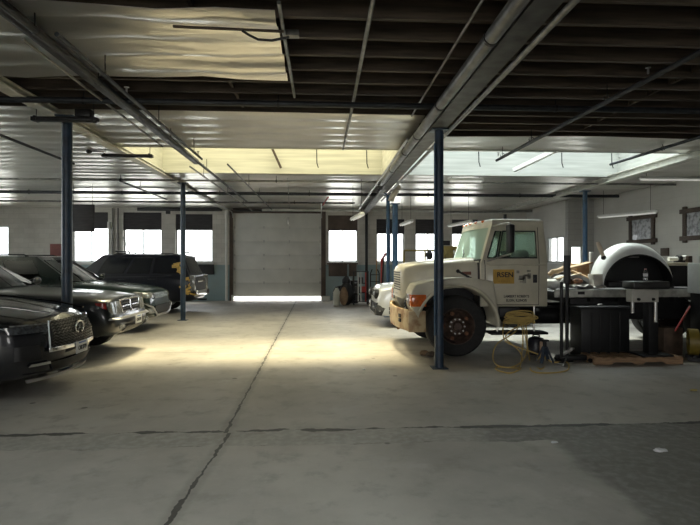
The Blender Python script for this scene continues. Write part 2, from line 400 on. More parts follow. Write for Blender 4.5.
M_frame = mat('window_frame_paint', (.42, .43, .42), .5, noise=.1)
M_board = mat('dark_blind_board', (.035, .033, .036), .7, noise=.35, scale=3, stretch=(1, 1, 8))
M_board2 = mat('brown_blind_board', (.09, .065, .05), .7, noise=.3, scale=3)
for k, (a, c) in enumerate(LW):  # frames and panes of the added left windows
    w = struct(MB().bb((XL-.2, a, 1.5), (XL-.1, a+.05, 3.7)).bb((XL-.2, c-.05, 1.5), (XL-.1, c, 3.7)).bb((XL-.2, a, 1.5), (XL-.1, c, 1.55)).bb((XL-.2, a, 3.65), (XL-.1, c, 3.7)).build('window_%d' % (15+k), M_frame, smooth=0))
    MB().bb((XL-.155, a+.05, 1.55), (XL-.148, c-.05, 3.65)).build('window_pane', M_clear, w, smooth=0)
for k, ((a, b, z0, z1), zs) in enumerate(zip(WIN, SPLIT)):
    x0, x1 = wx(a), wx(b); w = struct(MB().bb((x0, YB+.12, z0), (x0+.05, YB+.2, z1)).bb((x1-.05, YB+.12, z0), (x1, YB+.2, z1))
        .bb((x0+.05, YB+.12, z0), (x1-.05, YB+.2, z0+.05)).bb((x0+.05, YB+.12, z1-.05), (x1-.05, YB+.2, z1)).build('window_%d' % (k+1), M_frame, smooth=0))
    xm = (x0+x1)/2
    if k == 0:
        MB().bb((xm-.9, YB+.14, z0+.05), (xm-.86, YB+.18, z1-.05)).bb((xm+.4, YB+.14, z0+.05), (xm+.44, YB+.18, z1-.05)).build('window_mullion', M_dgrey, w, smooth=0)
    else:
        MB().bb((xm-.022, YB+.14, z0+.05), (xm+.022, YB+.18, zs)).build('window_mullion', M_dgrey, w, smooth=0)
    MB().bb((x0+.05, YB+.155, z0+.05), (x1-.05, YB+.163, zs)).build('window_pane', M_glass, w, smooth=0)
    MB().bb((x0-.04, YB-.06, z0-.07), (x1+.04, YB+.12, z0)).build('window_sill', M_white, w, smooth=0, bevel=.01)
    if zs < z1:
        MB().bb((x0, YB+.06, zs), (x1, YB+.11, z1)).build('window_board', M_board2 if k == 4 else M_board, w, smooth=0)

# lower boards under two windows
o = MB().bb((wx(195), YB-.08, 1.1), (wx(214), YB-.005, 1.52)).build('wall_panel_board', M_dgrey, bevel=.012)
tag(o, 'dark square cover board under the window beside the black SUV rear', 'board')
o = MB().bb((wx(328.5), YB-.06, 1.02), (wx(347), YB-.005, 1.6)).bb((wx(349), YB-.06, 1.02), (wx(356.5), YB-.005, 1.6)).bb((wx(327), YB-.07, 1.52), (wx(358), YB-.005, 1.58)).build('wainscot_board', M_board2, bevel=.01)
tag(o, 'brown boards fixed to the wall under the window beside the garage door', 'board')

# garage door: six sections, tracks, spring, frame
d = MB()
dx0, dx1 = DOOR[0]-.02, DOOR[1]+.02
zb = [.17, .75, 1.33, 1.91, 2.49, 3.07, 3.66]
door = struct(MB().bb((DOOR[0]-.16, YB-.05, 0), (DOOR[0]-.01, YB+.02, 3.8)).bb((DOOR[1]+.01, YB-.05, 0), (DOOR[1]+.2, YB+.02, 3.8)).bb((DOOR[0]-.01, YB-.05, 3.67), (DOOR[1]+.01, YB+.02, 3.86)).build('door_1', M_rust if False else M_board2, smooth=0))
for a, b in zip(zb, zb[1:]):
    MB().bb((dx0, YB+.03, a), (dx1, YB+.08, b)).build('door_section', M_clad, door, bevel=.008)
for x in (dx0+.06, dx0+1.28, dx0+2.35, dx1-.06):
    hb = MB()
    for z in zb[1:-1]: hb.bb((x-.03, YB+.012, z-.05), (x+.03, YB+.03, z+.05))
    hb.build('door_hinge', M_steel, door, bevel=.004)
for x in (dx0+.0, dx1-.0):
    MB().tube([(x, YB-.02, .05), (x, YB-.02, 3.45), (x, YB-.1, 3.62), (x, YB-.35, 3.7), (x, YB-3.2, 3.72)], .025, 8).build('door_track', M_steel, door)
MB().cyl((dx0+.1, YB-.16, 3.76), (dx1-.1, YB-.16, 3.76), .04).build('door_spring', M_blackm, door)
MB().bb((dx0+.62*(dx1-dx0)-.05, YB-.09, 3.2), (dx0+.62*(dx1-dx0)+.05, YB+.03, 3.5)).build('door_handle', M_steel, door, bevel=.01)

# shade-coloured cross wall at the right with its small window, corner toward the back wall
px1 = XR
h = [(W(571, 240, PW).x, W(583, 240, PW).x, 1.0, 2.2)]
wall_y('wall_partition', PW, PW+.2, px0, px1, 0, 4.6, h, M_wallp)
w = struct(MB().bb((h[0][0], PW+.05, 1.0), (h[0][0]+.05, PW+.15, 2.2)).bb((h[0][1]-.05, PW+.05, 1.0), (h[0][1], PW+.15, 2.2)).bb((h[0][0], PW+.05, 2.15), (h[0][1], PW+.15, 2.2)).bb((h[0][0], PW+.05, 1.), (h[0][1], PW+.15, 1.05)).build('window_10', M_white, smooth=0))
MB().bb((h[0][0]+.05, PW+.09, 1.05), (h[0][1]-.05, PW+.1, 2.15)).build('window_pane', M_glass, w, smooth=0)
def retY(px):
    d = ray(px, 240); return px0/d.x*d.y
ya, yb = retY(563.5), retY(547); wza, wzb = 1.6, 2.58
M_ret = brick_mat('painted_block_sidelit', (.66, .65, .61), (.64, .63, .59), dirtamt=.2, mort=.93)  # lighter colour carries the side light on the return wall
struct(MB().bb((px0, PW+.2, 0), (px0+.2, ya, 4.6)).bb((px0, yb, 0), (px0+.2, YB, 4.6)).bb((px0, ya, 0), (px0+.2, yb, wza)).bb((px0, ya, wzb), (px0+.2, yb, 4.6)).build('wall_return', M_ret, smooth=0, merge=False))
w = struct(MB().bb((px0+.05, ya, wza), (px0+.12, ya+.06, wzb)).bb((px0+.05, yb-.06, wza), (px0+.12, yb, wzb)).bb((px0+.05, ya+.06, wza), (px0+.12, yb-.06, wza+.05)).bb((px0+.05, ya+.06, wzb-.05), (px0+.12, yb-.06, wzb)).build('window_9', M_frame, smooth=0))
MB().bb((px0+.08, ya+.06, wza+.05), (px0+.088, yb-.06, wzb-.05)).build('window_pane', M_glass, w, smooth=0)
MB().bb((px0+.06, (ya+yb)/2-.02, wza+.05), (px0+.11, (ya+yb)/2+.02, wzb-.05)).build('window_mullion', M_frame, w, smooth=0)
MB().bb((px0-.03, ya-.05, wza-.06), (px0+.05, yb+.05, wza)).build('window_sill', M_white, w, smooth=0, bevel=.01)

# roof deck with two skylight openings plus two added unseen ones; well walls, glazing
S1 = (-4.0, 1.55); S2 = (1.95, 7.8); SY = (10.2, 13.05); ZW = 4.95
dk = MB()
RY = (1.0, 2.3); RX = (-3.6, .2); LX = (-13.6, -10.4); LY = (8.2, 14.6)  # unseen skylights, added: one lights the foreground, one the left and back
xs = sorted({XL, XR, *RX, *LX, *S1, *S2}); ys = sorted({YF, YB, *RY, *LY, *SY})
OPEN = [(RX, RY), (LX, LY), (S1, SY), (S2, SY)]
for a, b in zip(xs, xs[1:]):
    for c, d_ in zip(ys, ys[1:]):
        if not any(o[0][0] < (a+b)/2 < o[0][1] and o[1][0] < (c+d_)/2 < o[1][1] for o in OPEN): dk.bb((a, c, ZC), (b, d_, ZC+.2))
struct(dk.build('ceiling', M_deck, smooth=0, merge=False))
for k, (s, mw, mg) in enumerate(((S1, M_wellw, M_sky_y), (S2, M_wellw2, M_sky_w))):
    b = MB()
    b.bb((s[0], SY[0]-.06, ZJ-.04), (s[1], SY[0]+.015, ZW)).bb((s[0], SY[1]-.015, ZJ-.04), (s[1], SY[1]+.06, ZW))
    b.bb((s[0]-.06, SY[0]-.06, ZJ-.04), (s[0]+.015, SY[1]+.06, ZW)).bb((s[1]-.015, SY[0]-.06, ZJ-.04), (s[1]+.06, SY[1]+.06, ZW))
    w = struct(b.build('window_%d' % (11+k), mw, smooth=0, merge=False))
    MB().bb((s[0], SY[0], ZW-.05), (s[1], SY[1], ZW-.04)).build('window_pane', mg, w, smooth=0)
    n = 5; t = MB()
    for i in range(1, n): x = s[0]+(s[1]-s[0])*i/n; t.bb((x-.03, SY[0], ZW-.09), (x+.03, SY[1], ZW-.05))
    t.build('window_frame', M_white, w, smooth=0)

for k, (s, RY_) in enumerate(((RX, RY), (LX, LY))):  # wells and glazing of the two added skylights out of view
    b = MB()
    b.bb((s[0], RY_[0]-.06, ZC), (s[1], RY_[0]+.015, ZW)).bb((s[0], RY_[1]-.015, ZC), (s[1], RY_[1]+.06, ZW)).bb((s[0]-.06, RY_[0], ZC), (s[0]+.015, RY_[1], ZW)).bb((s[1]-.015, RY_[0], ZC), (s[1]+.06, RY_[1], ZW))
    w = struct(b.build('window_%d' % (13+k), M_wellw2, smooth=0, merge=False))
    MB().bb((s[0], RY_[0], ZW-.05), (s[1], RY_[1], ZW-.04)).build('window_pane', M_sky_w, w, smooth=0)

# joists (bare) in the near bays
jy = 2.2+.435*4; k = 0
while jy < 10.2:
    o = MB().bb((LX[1]+.06 if jy > 8 else XL, jy-.025, ZJ), (XR, jy+.025, ZC)).build('ceiling_joist', M_joist, smooth=0); struct(o)
    jy += .435
# blocking between joists
o = MB()
for x in (-6.9, -1.2, 4.6):
    for q in range(13): o.bb((x-.02, 3.97+.435*q, ZJ+.05), (x+.02, 3.97+.435*q+.38, ZC))
struct(o.build('ceiling_blocking', M_joist, smooth=0))

# foil faced insulation below the joists, sagging between them
def foil(name, x0, x1, y0, y1, amp=.035, seed=0, tilt=0., fn=None):
    ny = max(4, int((y1-y0)/.435*6)); nx = max(4, int((x1-x0)/.5))
    rnd = random.Random(seed); ph = [(rnd.uniform(.3, 1.4), rnd.uniform(.2, 1.), rnd.uniform(0, 6)) for _ in range(5)]
    def P(u, v):
        x = x0+(x1-x0)*u; y = y0+(y1-y0)*v
        s = abs(math.sin((y-2.2)*PI/.435))
        w = sum(math.sin(a*x+b*y*2+c) for a, b, c in ph)/5
        z = ZJ-.012 - amp*s*(.75+.5*w) - .012*w
        if fn: y, z = fn(x, y, z, u, v)
        return Vector((x, y, z))
    return struct(MB().slab(P, nx, ny, (0, 0, .008)).build(name, M_foil, smooth=60))
foil('ceiling_foil', -4.0, 1.6, 7.85, SY[0]-.06, seed=1)
foil('ceiling_foil', 1.9, XR, 9.0, SY[0]-.06, seed=2)
foil('ceiling_foil', LX[1]+.06, -4.06, 7.6, SY[1]+.06, seed=3)
foil('ceiling_foil', 7.86, XR, SY[0]-.06, SY[1]+.06, seed=4)
foil('ceiling_foil', LX[1]+.06, 1.6, SY[1]+.06, YB, seed=5)
foil('ceiling_foil', XL, LX[1]+.06, LY[1]+.06, YB, seed=8)
foil('ceiling_foil', 1.6, XR, SY[1]+.06, YB, seed=6)
def torn(x, y, z, u, v):
    dz = 0
    if u > .8: dz = -.05*((u-.8)/.2)*(1+math.sin(v*17))*.5
    dz -= .03*math.sin(x*3.1+y*5)*math.sin(x*1.3-y*7)
    return y + .12*(1-v)*u*1.0, z+dz
foil('ceiling_foil', XL, -.42, 4.45, 6.3, amp=.05, seed=7, fn=torn)

# main beams on the posts
def ibeam(name, x, zb, zt, w, m, y0=YF, y1=YB, tf=.025):
    b = MB().bb((x-w/2, y0, zb), (x+w/2, y1, zb+tf)).bb((x-w/2, y0, zt-tf), (x+w/2, y1, zt)).bb((x-.012, y0, zb+tf), (x+.012, y1, zt-tf))
    return struct(b.build(name, m, smooth=0, merge=False))
ibeam('beam', 1.75, 3.62, 3.895, .24, M_beam, y0=1.5)
ibeam('beam', -4.03, 3.80, 3.898, .2, M_beaml, y0=1.5)
ibeam('beam', 7.6, 3.72, 3.895, .2, M_beaml, y0=6)
# flat dark trunking beside the left bay
struct(MB().bb((-2.76, 1.5, 3.72), (-2.66, 11.2, 3.82)).build('trim_1', M_dgrey, bevel=.01))

# ------------------------------------------------------------------ posts
def post(x, y, ztop, m, label, r=.068, cap=True):
    t = thing('steel_post', label, 'post', (x, y, 0))
    MB().cyl((0, 0, .012), (0, 0, ztop-.02), r, 20).build('shaft', m, t)
    MB().bb((-.12, -.12, 0), (.12, .12, .014)).build('base_plate', m, t, bevel=.003)
    MB().bb((-.13, -.11, ztop-.022), (.13, .11, ztop)).build('cap_plate', m, t, bevel=.003)
    return t
p = post(W(439, 262, 7.66).x, 7.66, 3.62, M_blue, 'tall dark blue steel post standing in front of the cream truck')
MB().cyl((-.075, -.04, 0.5), (-.075, -.04, 3.4), .012, 8).build('conduit', M_bluel, p)  # added light blue strip standing for the highlight down the post
MB().bb((.05, -.05, 1.86), (.16, .05, 1.93)).build('bracket', M_black, p, bevel=.006)
p = post(W(67, 262, 7.9).x, 7.9, 3.80, M_blue, 'dark blue steel post rising between the two nearest parked SUVs', r=.075)
post(W(183, 262, 14.35).x, 14.35, 3.80, M_blue, 'blue steel post in front of the black SUV with the gold decal')
pt = post(W(388, 262, 14.9).x, 14.9, 3.62, M_bluel, 'thinner blue post of the pair behind the silver car', r=.055)
post(W(395, 262, 14.6).x, 14.6, 3.3, M_bluel, 'thicker blue pipe post of the pair behind the silver car', r=.085)
post(W(585, 262, 14.7).x, 14.7, 3.72, M_bluel, 'blue steel post behind the junk on the flatbed')
# grey steel angles on the wall
o = MB().cyl((W(226.5, 250, YB-.12).x, YB-.12, 0), (W(226.5, 250, YB-.12).x, YB-.12, 3.85), .055).build('downpipe', M_white)
tag(o, 'pale vertical downpipe on the back wall beside the garage door', 'pipe')
o = MB().cyl((W(366.5, 250, YB-.15).x, YB-.15, 0), (W(366.5, 250, YB-.15).x, YB-.15, 3.9), .06).build('standpipe', M_blackm)
tag(o, 'dark vertical pipe on the wall pier between the two right windows', 'pipe')

# ------------------------------------------------------------------ pipes under the ceiling
def pipe(name, pts, r, m, label, cat='pipe', hang=(), hz=None, heads=(), group=None):
    base = Vector(pts[0]); t = thing(name, label, cat, tuple(base), group=group)
    MB().tube([Vector(p)-base for p in pts], r, 12).build('pipe_run', m, t)
    for q in hang:
        q = Vector(q)
        MB().cyl(q-base, Vector((q.x, q.y, hz or ZJ))-base, .007, 6).lathe([(r+.012, -.015), (r+.012, .015)], q-base, 'x' if abs(Vector(pts[-1]).x-base.x) > 1 else 'y', 12).build('hanger', M_blackm, t)
    for q in heads:
        q = Vector(q)-base
        MB().cyl(q+Vector((0, 0, r*.8)), q+Vector((0, 0, r+.06)), .012, 8).cyl(q+Vector((0, 0, r+.06)), q+Vector((0, 0, r+.065)), .03, 10).build('sprinkler_head', M_steel, t)
    return t
def xrun(y, z, x0=XL+.1, x1=XR-.1): return [(x0, y, z), (x1, y, z)]
pipe('sprinkler_main', xrun(7.05, 3.78), .042, M_pipe, 'long black pipe crossing the ceiling above the nearest blue posts', hang=[(x, 7.05, 3.78) for x in (-5.8, -3.2, -.6, 3.3, 5.8)])
pipe('sprinkler_main', xrun(16.2, 3.77), .05, M_pipe, 'long black pipe crossing below the foil beyond the skylight', hang=[(x, 16.2, 3.77) for x in (-9, -6.2, -3.2, -.4, 3.4, 6.4)])
pipe('cross_conduit', xrun(13.5, 3.74), .028, M_conduit, 'thin grey conduit crossing just behind the skylight', hang=[(x, 13.5, 3.74) for x in (-9, -5.2, -1.2, 3.2)])
pipe('cross_pipe', [(XL+.1, 18.6, 3.77), (1.2, 18.6, 3.77)], .035, M_beam, 'grey pipe crossing the ceiling in front of the garage door', hang=[(x, 18.6, 3.77) for x in (-9, -5, -1)])
o = MB().bb((W(262, 209, 20.6).x, 20.55, 3.66), (W(440, 209, 20.6).x, 20.65, 3.76)).build('overhead_rail', M_beaml, bevel=.01)
tag(o, 'pale horizontal rail running right from above the garage door', 'rail')
# lengthwise runs
pipe('lengthwise_pipe', [(-2.56, 2.6, 3.67), (-2.56, 5.9, 3.67), (-2.55, 17.5, 3.67)], .03, M_pipe, 'dark pipe along the grey trunking in the left bay', hang=[(-2.56, y, 3.67) for y in (4.7, 6.0, 8.8, 11.5)])
pipe('lengthwise_pipe', [(-2.32, 4.6, 3.6), (-2.32, 10.0, 3.6)], .022, M_pipe, 'thin dark branch pipe hung low in the left bay', hang=[(-2.32, y, 3.6) for y in (5.6, 7.4, 9.4)], heads=[(-2.32, y, 3.6) for y in (6.2, 9.7)])
pipe('conduit_run', [(-2.75, 10.8, 3.6), (-2.72, 20, 3.62)], .02, M_conduit, 'thin grey conduit descending into the left bay distance', hang=[(-2.74, y, 3.6) for y in (12, 15, 18)], hz=3.88)
pipe('batten_rod', [(-.37, 4.4, 3.83), (-.37, 6.9, 3.83)], .018, M_conduit, 'pale thin rod at the torn edge of the foil sheet')
pipe('conduit_run', [(.44, 4.0, 3.862), (.44, 7.8, 3.862), (.42, 8.2, 3.8), (.41, 9.9, 3.8)], .022, M_conduit, 'thin conduit crossing the bare joists over the driving lane', hang=[(.42, 8.8, 3.81)])
pipe('conduit_run', [(1.38, 3.2, 3.86), (1.38, 7.8, 3.86)], .014, M_conduit, 'thin pale conduit beside the main beam over the bare joists')
pipe('sprinkler_branch', [(3.75, 4.2, 3.68), (3.55, 10.2, 3.68)], .03, M_pipe, 'sprinkler branch pipe over the truck ending at the skylight', hang=[(3.68, 6.4, 3.72), (3.6, 8.6, 3.72), (3.56, 9.9, 3.72)], heads=[(3.7, 5.6, 3.72), (3.55, 10.1, 3.72)])
pipe('sprinkler_branch', [(6.6, 7.6, 3.78), (6.4, 11.0, 3.78)], .03, M_pipe, 'sprinkler branch pipe over the flatbed junk', hang=[(6.5, 9.4, 3.78)], heads=[(6.42, 10.7, 3.78)])
pipe('sprinkler_branch', [(-5.25, 4.8, 3.67), (-5.2, 11.0, 3.67)], .024, M_pipe, 'sprinkler branch pipe above the nearest parked cars', hang=[(-5.24, 8.4, 3.7)], heads=[(-5.24, 8.6, 3.7), (-5.2, 10.9, 3.7)])
pipe('sprinkler_branch', [(-5.1, 13.2, 3.66), (-5.06, 17.0, 3.66)], .024, M_pipe, 'short sprinkler branch pipe above the parked green car', hang=[(-5.08, 14.6, 3.72)], heads=[(-5.09, 13.4, 3.72)])
du = thing('round_duct', 'long round grey duct strapped along the lane side of the main beam', 'duct', (1.55, 2.0, 3.66))
MB().cyl((0, 0, 0), (0, 11.2, 0), .068, 20).build('duct_run', mat('dark_galvanised', (.13, .13, .125), .4, metal=.5, noise=.4, scale=6), du)
for y in (2.6, 4.6, 6.2, 7.4, 9.2, 11.4): MB().lathe([(.066, -.02), (.076, -.02), (.076, .02), (.066, .02)], (0, y, 0), 'y', 20).build('duct_strap', M_blackm, du)
pipe('conduit_run', [(1.4, 8.3, 3.62), (1.4, 20, 3.62)], .02, M_steel, 'bright thin conduit beside the round duct beyond the skylight', hang=())
pipe('conduit_run', [(-2.95, 5.2, 3.8), (-2.95, 9.6, 3.75)], .016, M_conduit, 'thin conduit left of the dark trunking in the left bay')
pipe('conduit_run', [(-1.9, 10.4, 3.58), (-1.9, 19.5, 3.6)], .018, M_pipe, 'thin dark pipe beyond the yellowed skylight in the left bay', hang=[(-1.9, y, 3.59) for y in (13.4, 15.6, 18.4)])
pipe('conduit_run', [(-.9, 13.4, 3.8), (-1.3, 20.5, 3.74)], .012, M_steel, 'thin bright wire run slanting toward the garage door')
sl = thing('foil_batten', 'dark batten with drooping cable across the torn foil sheet', 'batten', tuple(W(230, 29, 4.75)))
pc = W(230, 29, 4.75)
MB().bar(W(173, 26.5, 4.78)-pc, W(284, 31.5, 4.75)-pc, .03, .018).build('batten_strip', M_woodd, sl, bevel=.003)
MB().tube([W(242, 30.5, 4.72)-pc, W(249, 35, 4.75)-pc, W(258, 39.5, 4.8)-pc, W(272, 40.5, 4.8)-pc, W(289, 37, 4.75)-pc], .012, 8).build('cable', M_black, sl)
MB().box(W(292, 34, 5.05)-pc, (.14, .08, .06)).build('junction_box', M_conduit, sl, bevel=.006)
pipe('conduit_run', [(1.93, 2.6, 3.6), (1.93, 16.5, 3.6)], .03, M_conduit, 'second conduit strapped on the truck side of the main beam', hang=())
pipe('sprinkler_branch', [(.2, 16.4, 3.7), (.02, 18.4, 3.66)], .026, M_red, 'short reddish pipe dropping through foil before the garage door')
# skylight struts and hanging rods
def rod(p, q, r, m, label, cat='strut', name='skylight_strut'):
    p, q = Vector(p), Vector(q)
    return tag(MB().bar(p, q, r*2, r*2).build(name, m), label, cat)
rod(W(514, 170, 12.7), W(558, 149, 11.6), .05, M_white, 'white diagonal strut in the clear skylight above the truck')
rod(W(272, 148, 12.9), W(281, 168, 12.9), .03, M_woodd, 'dark slanting stick against the yellowed skylight')
for px, y, lb in ((478, 10.6, 'thin rod hanging in the clear skylight nearest the main beam'), (561, 10.6, 'middle thin rod hanging in the clear skylight'), (611, 10.6, 'thin rod hanging at the far right of the clear skylight'),
                  (316, 10.9, 'thin hanger rod before the yellowed skylight near the dark stick'), (366, 10.9, 'thin hanger rod before the yellowed skylight near the main beam')):
    x = W(px, 160, y).x
    o = MB().tube([(x, y, ZJ+.8), (x+.02, y, 3.72), (x+.05, y, 3.62)], .011, 6).build('hanger_rod', M_blackm); tag(o, lb, 'rod')

# black bar lamps hung from rods at the left
def barlamp(px0, px1, py, Y, label, box=False):
    a, b = W(px0, py, Y), W(px1, py, Y); c = (a+b)/2; L = (b-a).length/2
    t = thing('hanging_lamp_bar', label, 'lamp', (c.x, c.y, a.z), group='black bars hung from the ceiling')
    MB().bb((-L, -.05, -.03), (L, .05, .03)).build('bar_housing', M_blackm, t, bevel=.008)
    for s in (-1, 1): MB().cyl((s*(L-.06), 0, .03), (s*(L-.06), 0, ZJ-a.z), .006, 6).bb((s*(L-.06)-.02, -.055, -.035), (s*(L-.06)+.02, .055, .04)).build('hanger', M_blackm, t)
    if box: MB().bb((L-.3, -.07, .03), (L-.08, .07, .14)).build('ballast_box', M_blackm, t, bevel=.008)
    return t
barlamp(32, 98, 119, 7.55, 'black hanging bar crossing the top of the nearest left post', True)
barlamp(102, 153, 155.5, 10.4, 'black hanging bar in mid air between the two left posts')
o = MB().cyl(W(88, 151, 10.6), W(104, 152, 10.5), .012, 8).ball(W(89, 151, 10.6), .06, 10).build('hanging_bulb_socket', M_blackm)
tag(o, 'small dark bulb socket on an arm beside the hanging black bar', 'socket')

# fluorescent strips
def strip(p, q, label, rods=True):
    p, q = Vector(p), Vector(q); c = (p+q)/2; d = (q-p); L = d.length/2; rz = math.atan2(d.y, d.x)
    t = thing('fluorescent_strip', label, 'lamp', tuple(c), rz, group='white fluorescent strip lamps')
    MB().prism([(-.075, 0), (.075, 0), (.045, .07), (-.045, .07)], 'x', -L, L).build('lamp_housing', M_white, t, bevel=.004)
    for s in (-1, 1): MB().cyl((-L+.05, s*.035, -.02), (L-.05, s*.035, -.02), .018, 10).build('lamp_tube', M_tube, t)
    if rods:
        for s in (-1, 1): MB().cyl((s*L*.8, 0, .07), (s*L*.8, 0, ZJ-c.z), .006, 6).build('hanger', M_blackm, t)
    return t
strip(W(448, 180.5, 13.3), W(483, 181, 13.3), 'white strip lamp behind the tall post above the truck hood')
strip(W(639, 178.5, 12.6), W(712, 180, 12.6), 'long white strip lamp crossing at the upper right edge')
strip(W(598, 217.5, 15.9), W(657, 212, 14.2), 'white strip lamp hung low near the wall with framed pictures')
strip(W(352, 221, 15.3), W(362.5, 213, 13.6), 'small white strip lamp pointing into the room left of the blue post pair')
strip(W(401, 225.5, 18.2), W(412, 221, 16.4), 'small white strip lamp right of the blue post pair')
strip(W(449, 227, 18), W(471, 221, 16), 'white strip lamp seen just over the truck windshield')
strip(W(150, 193, 17), W(172, 197, 19), 'strip lamp under the foil near the garage door, left bay')
pipe('cross_pipe', [W(442, 212.5, 18.4), W(532, 211, 18.4)], .045, M_conduit, 'short grey pipe crossing just above the truck cab roof')

# grey duct elbow by the post pair, hanging dark panel, wall box
o = MB().tube([W(391, 201, 14.6), W(392, 197, 14.6), W(396, 191, 14.4), W(398, 187, 14.2)], .085, 16).build('duct_elbow', mat('beige_duct', (.5, .46, .38), .6, noise=.15))
tag(o, 'beige duct elbow on top of the thicker blue pipe post', 'duct')
o = MB().bb((W(71.5, 205, 15).x, 15, H(70, 231.5, 15)), (W(94, 205, 15).x, 15.06, H(94, 204.5, 15))).build('hanging_board', M_board, bevel=.01)
r_ = o; tag(o, 'dark square panel hanging before the window beside the nearest left post', 'panel')
for px in (73, 92): MB().cyl((W(px, 205, 15).x, 15.03, H(70, 204.5, 15)), (W(px, 205, 15).x, 15.03, 3.88), .006, 6).build('hanger', M_blackm, o)
o = MB().bb((W(50, 250, YB-.1).x, YB-.1, H(50, 256, YB)), (W(61, 250, YB-.1).x, YB-.005, H(50, 244, YB))).build('wall_sign', mat('faded_red_sign', (.2, .06, .05), .6, noise=.2)); tag(o, 'faded dark red sign on the block wall behind the parked cars', 'sign')
o = MB().bb((W(137, 205, YB-.3).x, YB-.3, 3.72), (W(222, 205, YB-.3).x, YB-.2, 3.86)).build('wall_duct', M_dgrey, bevel=.01); tag(o, 'dark trunking above the back windows, left of the garage door', 'trunking')
# cables on the wall left of the window
for a, b in (((126, 240), (137, 255)), ((123, 237), (130, 254))):
    pa_, pb_ = W(*a, YB-.9), W(*b, YB-1.3); pb_ = pa_ + (pb_-pa_)*(pa_.z/(pa_.z-pb_.z)); pb_.y = min(pb_.y, YB-.2)
    o = MB().cyl(pa_, pb_, .02, 6).build('leaning_pole', M_conduit); tag(o, 'thin pole leaning by the window over the black SUV', 'pole', 'leaning poles over the black SUV')

# ================================================================== CARS (local: nose at x=0 facing +x, ground z=0)
def lerp(a, b, t): return a+(b-a)*t
def table(tb, x):
    tb = sorted(tb)
    if x <= tb[0][0]: return tb[0][1]
    for (a, p), (b, q) in zip(tb, tb[1:]):
        if x <= b: return lerp(p, q, (x-a)/(b-a))
    return tb[-1][1]

class Nose:
    def __init__(s, st, lean, reach=.9): s.st = st; s.lean = lean; s.reach = reach
    def x(s, y, z):
        y = abs(y)/.965; base = 0
        st = s.st
        if y > st[0][1]:
            for a, b in zip(st, st[1:]):
                if a[1] <= y <= b[1]: base = lerp(a[0], b[0], (y-a[1])/max(1e-6, b[1]-a[1])); break
            else: base = -.9
        return base + table(s.lean, z)*max(0, 1+base/s.reach)

def car_body(root, st, lean, wheels, rw, m, name='body', well=.07):
    b = MB(); n = None; vs = []
    for x, hw, zb, zs, zt in st:
        half = [(0, zb), (hw*.8, zb), (hw*.95, zb+.07), (hw, lerp(zb, zs, .42)), (hw*.992, zs-.07), (hw*.955, zs), (hw*.82, lerp(zs, zt, .62)), (hw*.42, lerp(zs, zt, .95)), (0, zt)]
        ring = half + [(-y, z) for y, z in half[-2:0:-1]]
        n = len(ring)
        vs += [Vector((x + table(lean, z)*max(0, 1+x/.9), y, z)) for y, z in ring]
    fs = []
    for i in range(len(st)-1):
        for k in range(n): fs.append((i*n+k, i*n+(k+1) % n, (i+1)*n+(k+1) % n, (i+1)*n+k))
    for o in (0, (len(st)-1)*n):
        for k in range(n//2):
            a, c, d, e = o+k, o+k+1, o+(n-k-1) % n, o+(n-k) % n
            fs.append((a, c, d) if k == 0 else ((a, c, e) if k == n//2-1 else (a, c, d, e)))
    b.add(vs, fs); o = b.build(name, m, None, smooth=0)
    mo = o.modifiers.new('s', 'SUBSURF'); mo.levels = 2; mo.render_levels = 2
    c = MB()
    for wxx in wheels:
        hw = table([(s[0], s[1]) for s in st], wxx)
        for sd in (-1, 1): c.cyl((wxx, sd*(hw-.3), rw), (wxx, sd*(hw+.3), rw), rw+well, 28)
    cut = c.build('cut', None, None, smooth=0)
    mb = o.modifiers.new('b', 'BOOLEAN'); mb.object = cut; mb.operation = 'DIFFERENCE'; mb.solver = 'EXACT'
    bpy.context.view_layer.update()
    me = bpy.data.meshes.new_from_object(o.evaluated_get(bpy.context.evaluated_depsgraph_get()))
    o.modifiers.clear(); o.data = me; me.name = name
    me.polygons.foreach_set('use_smooth', [True]*len(me.polygons)); me.set_sharp_from_angle(angle=math.radians(40))
    if not me.materials: me.materials.append(m)
    for p in me.polygons: p.material_index = 0
    bpy.data.objects.remove(cut); o.parent = root
    return o

